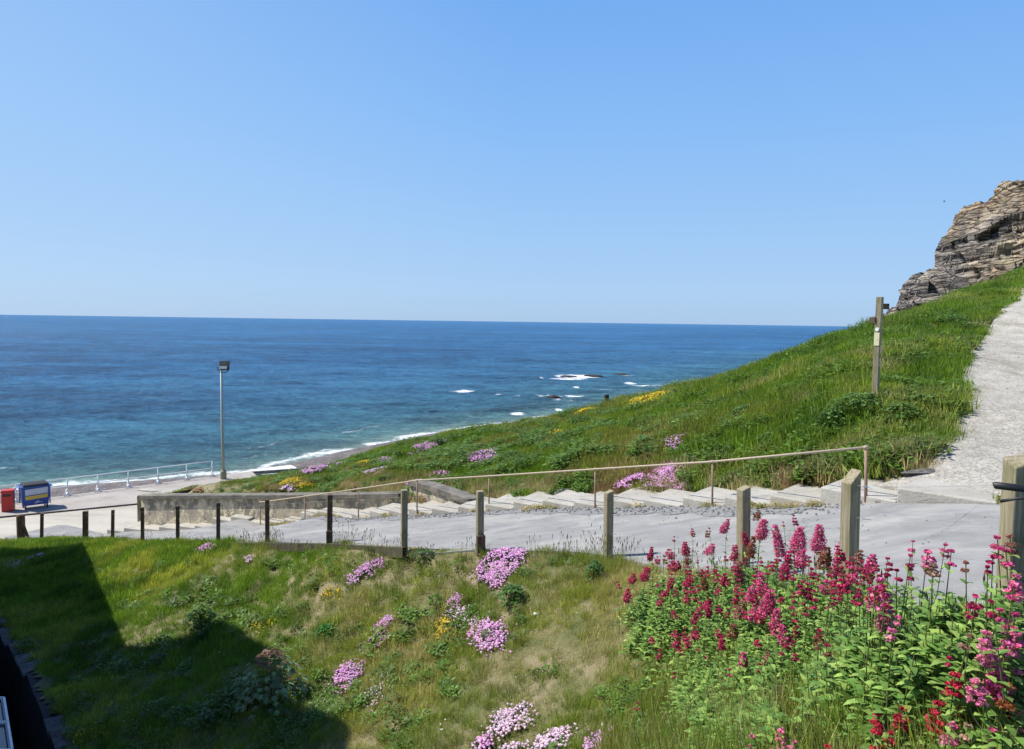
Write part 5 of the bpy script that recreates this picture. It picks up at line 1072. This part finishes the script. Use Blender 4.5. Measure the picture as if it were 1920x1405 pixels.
# ------------------------------------------------------------------ red valerian
def spike(pb, stm, tip, wd, ht, col, rs):
    """tiers of small florets down from the tip"""
    tip = np.array(tip); tx, ty = rs.normal(0, .16, 2); faded = rs.random() < .12; n_t = max(2, int(ht/.021)); P = []; C = []
    for k in range(n_t):
        t = k/max(1, n_t-1); rad = wd*.5*(.45+.55*min(1, t*1.8))*rs.uniform(.85, 1.1)*(1 if k < n_t-1 else .85); zc = -ht*t; nf = int(22+rad*2300)
        nl = 4 if rad < .02 else 6; a0_ = rs.uniform(0, 6); gap = rs.random(nl) < .12
        for q_ in range(nf):
            l_ = q_ % nl
            if gap[l_]: continue
            a = a0_+l_*2*pi/nl; r = rad*.68; g_ = rs.normal(0, rad*.20, 3); P.append(tip+np.array([cos(a)*r+g_[0]+tx*zc, sin(a)*r+g_[1]+ty*zc, zc+g_[2]*.7-.30*rad])); f = rs.uniform(.45, 1.35)*(.9+.1*(l_ % 3)); C.append((col[0]*f*.6, col[1]*f+.09, col[2]*f*.55) if faded or (t > .7 and rs.random() < .2) else (col[0]*f, col[1]*f*rs.uniform(.7, 1.5), col[2]*f*rs.uniform(.8, 1.25)))
    pb.append((np.array(P), np.array(C)))
V0 = 1/2.4935
def Z8(x, y): return 1150+x*V0, 950+y*V0
CR = (.62, .055, .165); CM = (.76, .13, .31); RD = (.62, .035, .085); PK = (.85, .24, .42)
SPK = []   # x, y (in the enlarged crop), height px, width px, colour
for x, y, h_, w_, c_ in [(180,190,60,28,CR),(262,200,35,50,CR),(285,140,18,16,CR),(335,165,55,40,CR),(370,105,30,24,CR),(447,100,34,24,CR),(465,175,45,44,CM),(535,60,60,36,CM),(610,120,60,36,CR),(655,140,90,44,CR),(680,18,40,34,CR),(705,60,90,54,CM),(755,85,130,48,CM),(795,72,16,14,CR),(842,40,40,24,CR),(875,95,110,66,CM),(890,200,80,60,CM),(965,85,130,60,CM),(1000,190,110,60,CR),(1048,185,60,36,CR),(1100,110,170,72,CM),(1155,205,90,50,CM),(1120,280,60,60,CM),(1215,225,120,58,CM),(1283,240,50,34,CR),(1325,295,40,30,CR),(1400,160,38,34,CM),(1390,225,44,34,CM),(1390,290,40,34,CM),(1470,205,95,70,PK),(1495,270,40,50,PK),(1553,175,50,40,CM),(1580,205,60,36,CM),(1648,260,36,34,CM),(1795,140,80,52,CM),(1855,135,70,54,CM),(1835,200,60,60,CM),(1750,280,20,26,CR),(1775,235,20,26,CR),(1885,320,100,66,PK),(1870,370,50,50,CM),(590,255,90,50,CM),(690,310,80,58,CM),(650,370,70,60,CM),(735,390,110,66,CM),(765,480,110,62,CM),(785,555,60,60,CM),(610,440,70,52,CM),(665,460,60,56,CM),(560,550,50,52,CR),(520,315,60,38,CR),(425,330,50,36,CR),(450,430,80,30,CR),(95,315,40,38,CR),(70,385,50,38,CR),(160,285,50,56,CR),(20,350,26,24,CR),(380,500,40,30,CR),(295,612,36,32,CR),(510,605,50,38,CR),(395,670,30,30,CR),(610,685,50,44,CM),(725,680,40,50,CM),(685,735,30,26,CR),(545,760,26,20,CR),(430,705,30,24,CR),(1250,335,120,70,PK),(1285,410,150,70,PK),(1305,575,36,60,PK),(1335,515,24,40,PK),(1700,415,90,60,CR),(1770,440,60,44,CR),(1665,600,60,50,PK),(1745,585,130,80,PK),(1720,710,100,80,PK),(1800,670,110,90,PK),(1885,590,80,90,PK),(1845,530,90,60,PK),(1880,500,60,60,CM),(1600,780,90,84,RD),(1650,900,110,110,RD),(1790,750,130,110,CM),(1840,830,80,90,RD),(1880,690,70,70,PK),(1700,810,80,80,PK),(1525,915,130,96,RD),(1360,940,80,74,RD),(1235,960,90,80,RD),(1230,1050,70,74,RD),(1300,1055,40,44,RD),(1280,1095,30,36,RD),(1590,1020,60,90,PK),(1660,1020,50,60,PK),(790,1045,90,72,PK),(650,1070,50,46,PK),(845,1098,30,36,PK),(1005,1118,30,50,RD),(1780,1040,60,66,CM),(1895,960,70,70,CM),(1860,980,50,50,RD),(910,360,60,40,CR),(1000,345,50,70,CM),(1065,340,50,50,CR),(1050,240,70,50,CR),(1010,450,20,40,CM),(1205,465,20,30,CM),(965,580,20,22,CR),(860,560,26,30,CR),(845,500,30,36,CR),(1570,705,30,26,CR),(1810,480,40,40,CM),(115,915,26,24,CR),(285,775,20,20,CR),(820,210,60,40,CR),(930,290,40,36,CR),(800,270,60,60,CR),(570,180,60,40,CR),(395,250,10,14,CR)]:
    SPK.append((*Z8(x, y), h_*V0, w_*V0, c_))
for _ in range(105):
    x = random.uniform(200, 1300); y = random.uniform(230, 430); SPK.append((*Z8(x, y), random.uniform(10, 40)*V0, random.uniform(18, 38)*V0, CR))
for _ in range(40):
    x = random.uniform(180, 1000); y = random.uniform(400, 700); SPK.append((*Z8(x, y), random.uniform(10, 40)*V0, random.uniform(24, 44)*V0, CR))
BUSH = [('leftmost valerian bush, small, with dark leaves and few crimson spikes',1195,1150),('valerian bush with scattered small spikes left of the timber fence post',1265,1100),('tall valerian bush in front of the second nearest fence post',1385,1045),('broad crimson valerian bush between two fence posts',1480,1060),('valerian bush with the biggest spike before the nearest fence post',1585,1060),('valerian stems standing alone against the grey ramp',1665,1090),('airy valerian bush below the middle of the grey ramp',1740,1100),('valerian bush crowding the gate post foot',1885,1080),('deep crimson valerian bush in the middle of the mass',1430,1170),('low leafy valerian bush with few flowers at bottom centre',1385,1300),('pink valerian bush with large blooms near the right edge',1860,1210),('red valerian cluster lowest at the right',1790,1320),('single red valerian stem in grass near the bottom',1645,1370),('pink valerian head poking up at the bottom edge',1465,1390),('leafy valerian bush right of the long grass',1700,1190),('small leafy valerian at bottom left of the valerian mass',1235,1370)]
STEMS = [(1205,1150,28,50,26,.36),(1265,1125,70,55,60,.42),(1350,1110,70,60,70,.48),(1440,1110,70,60,80,.5),(1530,1120,70,60,80,.52),(1600,1150,50,50,46,.5),(1385,1215,90,50,80,.42),(1480,1200,90,50,70,.45),(1370,1300,95,60,130,.34),(1410,1350,60,40,50,.3),(1310,1355,50,40,40,.26),(1675,1130,50,40,40,.5),(1740,1150,70,50,60,.5),(1700,1200,70,45,60,.45),(1800,1150,50,50,46,.5),(1880,1130,40,50,40,.5),(1850,1230,60,50,50,.42),(1895,1330,36,60,40,.3),(1820,1380,60,30,30,.22),(1235,1385,44,26,26,.2),(1600,1235,60,30,26,.4),(1290,1260,40,40,22,.36)]
nb = len(BUSH); bxy = np.array([(b_[1], b_[2]*1.0) for b_ in BUSH], float)
assign = lambda x, y: int(np.argmin((bxy[:, 0]-x)**2+((bxy[:, 1]-y)*1.15)**2))
acc = [dict(leaf=MB(), stem=MB(), sp=[], pts=[]) for _ in BUSH]; rs = np.random.default_rng(3)
def stem(acc_, tip, hgt, leaves, lsz, D):
    g = np.array([tip[0]+rs.normal(0, .05), tip[1]+rs.normal(0, .05), 0]); g[2] = HL(g[None])[0]; mid = (tip+g)/2+np.array([rs.normal(0, .02), rs.normal(0, .02), .03]); acc_['stem'].tube([g, mid, tip], [.0035, .003, .002], 4, cap=False); acc_['pts'].append(g)
    for k in range(leaves):
        t = (k+.5)/leaves; t = .08+.86*t; p = (g*(1-t)**2+2*mid*t*(1-t)+tip*t*t); a0 = k*1.57+rs.uniform(-.3, .3); s_ = lsz*(1.15-.62*t)
        for a in (a0, a0+pi):
            c = vary((.15, .275, .06) if random.random() < .58 else (.31, .45, .11), .3); blade(acc_['leaf'], tuple(p), (cos(a), sin(a), rs.uniform(.1, .8)), s_*rs.uniform(.8, 1.2), s_*.46, c, rs.uniform(.1, .4))
xs_ = np.array([s_[0] for s_ in SPK]); ys_p = np.array([s_[1] for s_ in SPK]); dh = np.where(ys_p < 1130, .74, np.where(ys_p < 1200, .62, .48)); dh = np.where(ys_p > 1290, .34, dh)
dh = dh*rs.uniform(.93, 1.05, len(dh)); tp3 = hit(xs_, ys_p, dh)
for (x, y, h_, w_, c_), tip in zip(SPK, tp3):
    if np.isnan(tip[0]): continue
    D = tip[1]; i = assign(x, y); A = acc[i]; hm = h_*D/F*1.05; wm = max(.022, w_*D/F*1.12); spike(A['sp'], None, tip, wm, max(hm, .02), c_, rs)
    stem(A, tip, 0, 6, .085, D)
for cx, cy, rx_, ry_, n_s, d_h in STEMS:
    t = rng.uniform(0, 2*pi, n_s); r = np.sqrt(rng.random(n_s)); x = cx+r*np.cos(t)*rx_; y = cy+r*np.sin(t)*ry_; T3 = hit(x, y, d_h*rng.uniform(.7, 1.1, n_s))
    for xx, yy, tip in zip(x, y, T3):
        if not np.isnan(tip[0]): stem(acc[assign(xx, yy)], tip, 0, 10, .118, tip[1])
quad = np.array([(-1, -.35, 0), (-.35, -1, 0), (.5, -.8, .15), (1, 0, 0), (.5, .8, .15), (-.35, 1, 0)])
for (lb_, *_), A in zip(BUSH, acc):
    if not A['pts']: print('EMPTY BUSH', lb_); continue
    c = np.mean(A['pts'], 0); root = empty('valerian_bush', tuple(c), lb_, 'valerian', 'valerian bushes in flower at the right')
    for k_ in ('leaf', 'stem'): A[k_].v = [(v[0]-c[0], v[1]-c[1], v[2]-c[2]) for v in A[k_].v]
    A['stem'].build('stems', M['stemm'], root)
    if A['leaf'].v: A['leaf'].build('leaves', M['leaf'], root, col=True)
    if A['sp']:
        P = np.vstack([p for p, _ in A['sp']])-c; C = np.vstack([q for _, q in A['sp']]); n = len(P); r = rs.uniform(.0055, .0085, n)
        # each floret: a cupped five-petal disc facing a random, mostly upward-outward way
        nz = rs.normal(size=(n, 3)); nz[:, 2] = np.abs(nz[:, 2])+.5; nz /= np.linalg.norm(nz, axis=1)[:, None]; a = np.cross(nz, rs.normal(size=(n, 3))); a /= np.linalg.norm(a, axis=1)[:, None]; b_ = np.cross(nz, a)
        V = P[:, None]+(quad[None, :, :1]*a[:, None]+quad[None, :, 1:2]*b_[:, None]+quad[None, :, 2:]*nz[:, None])*r[:, None, None]; k6 = np.arange(n)[:, None]*6+np.arange(6)[None]
        raw('flower_spikes', V.reshape(-1, 3), k6, M['petal'], root, col=np.repeat(C, 6, 0))
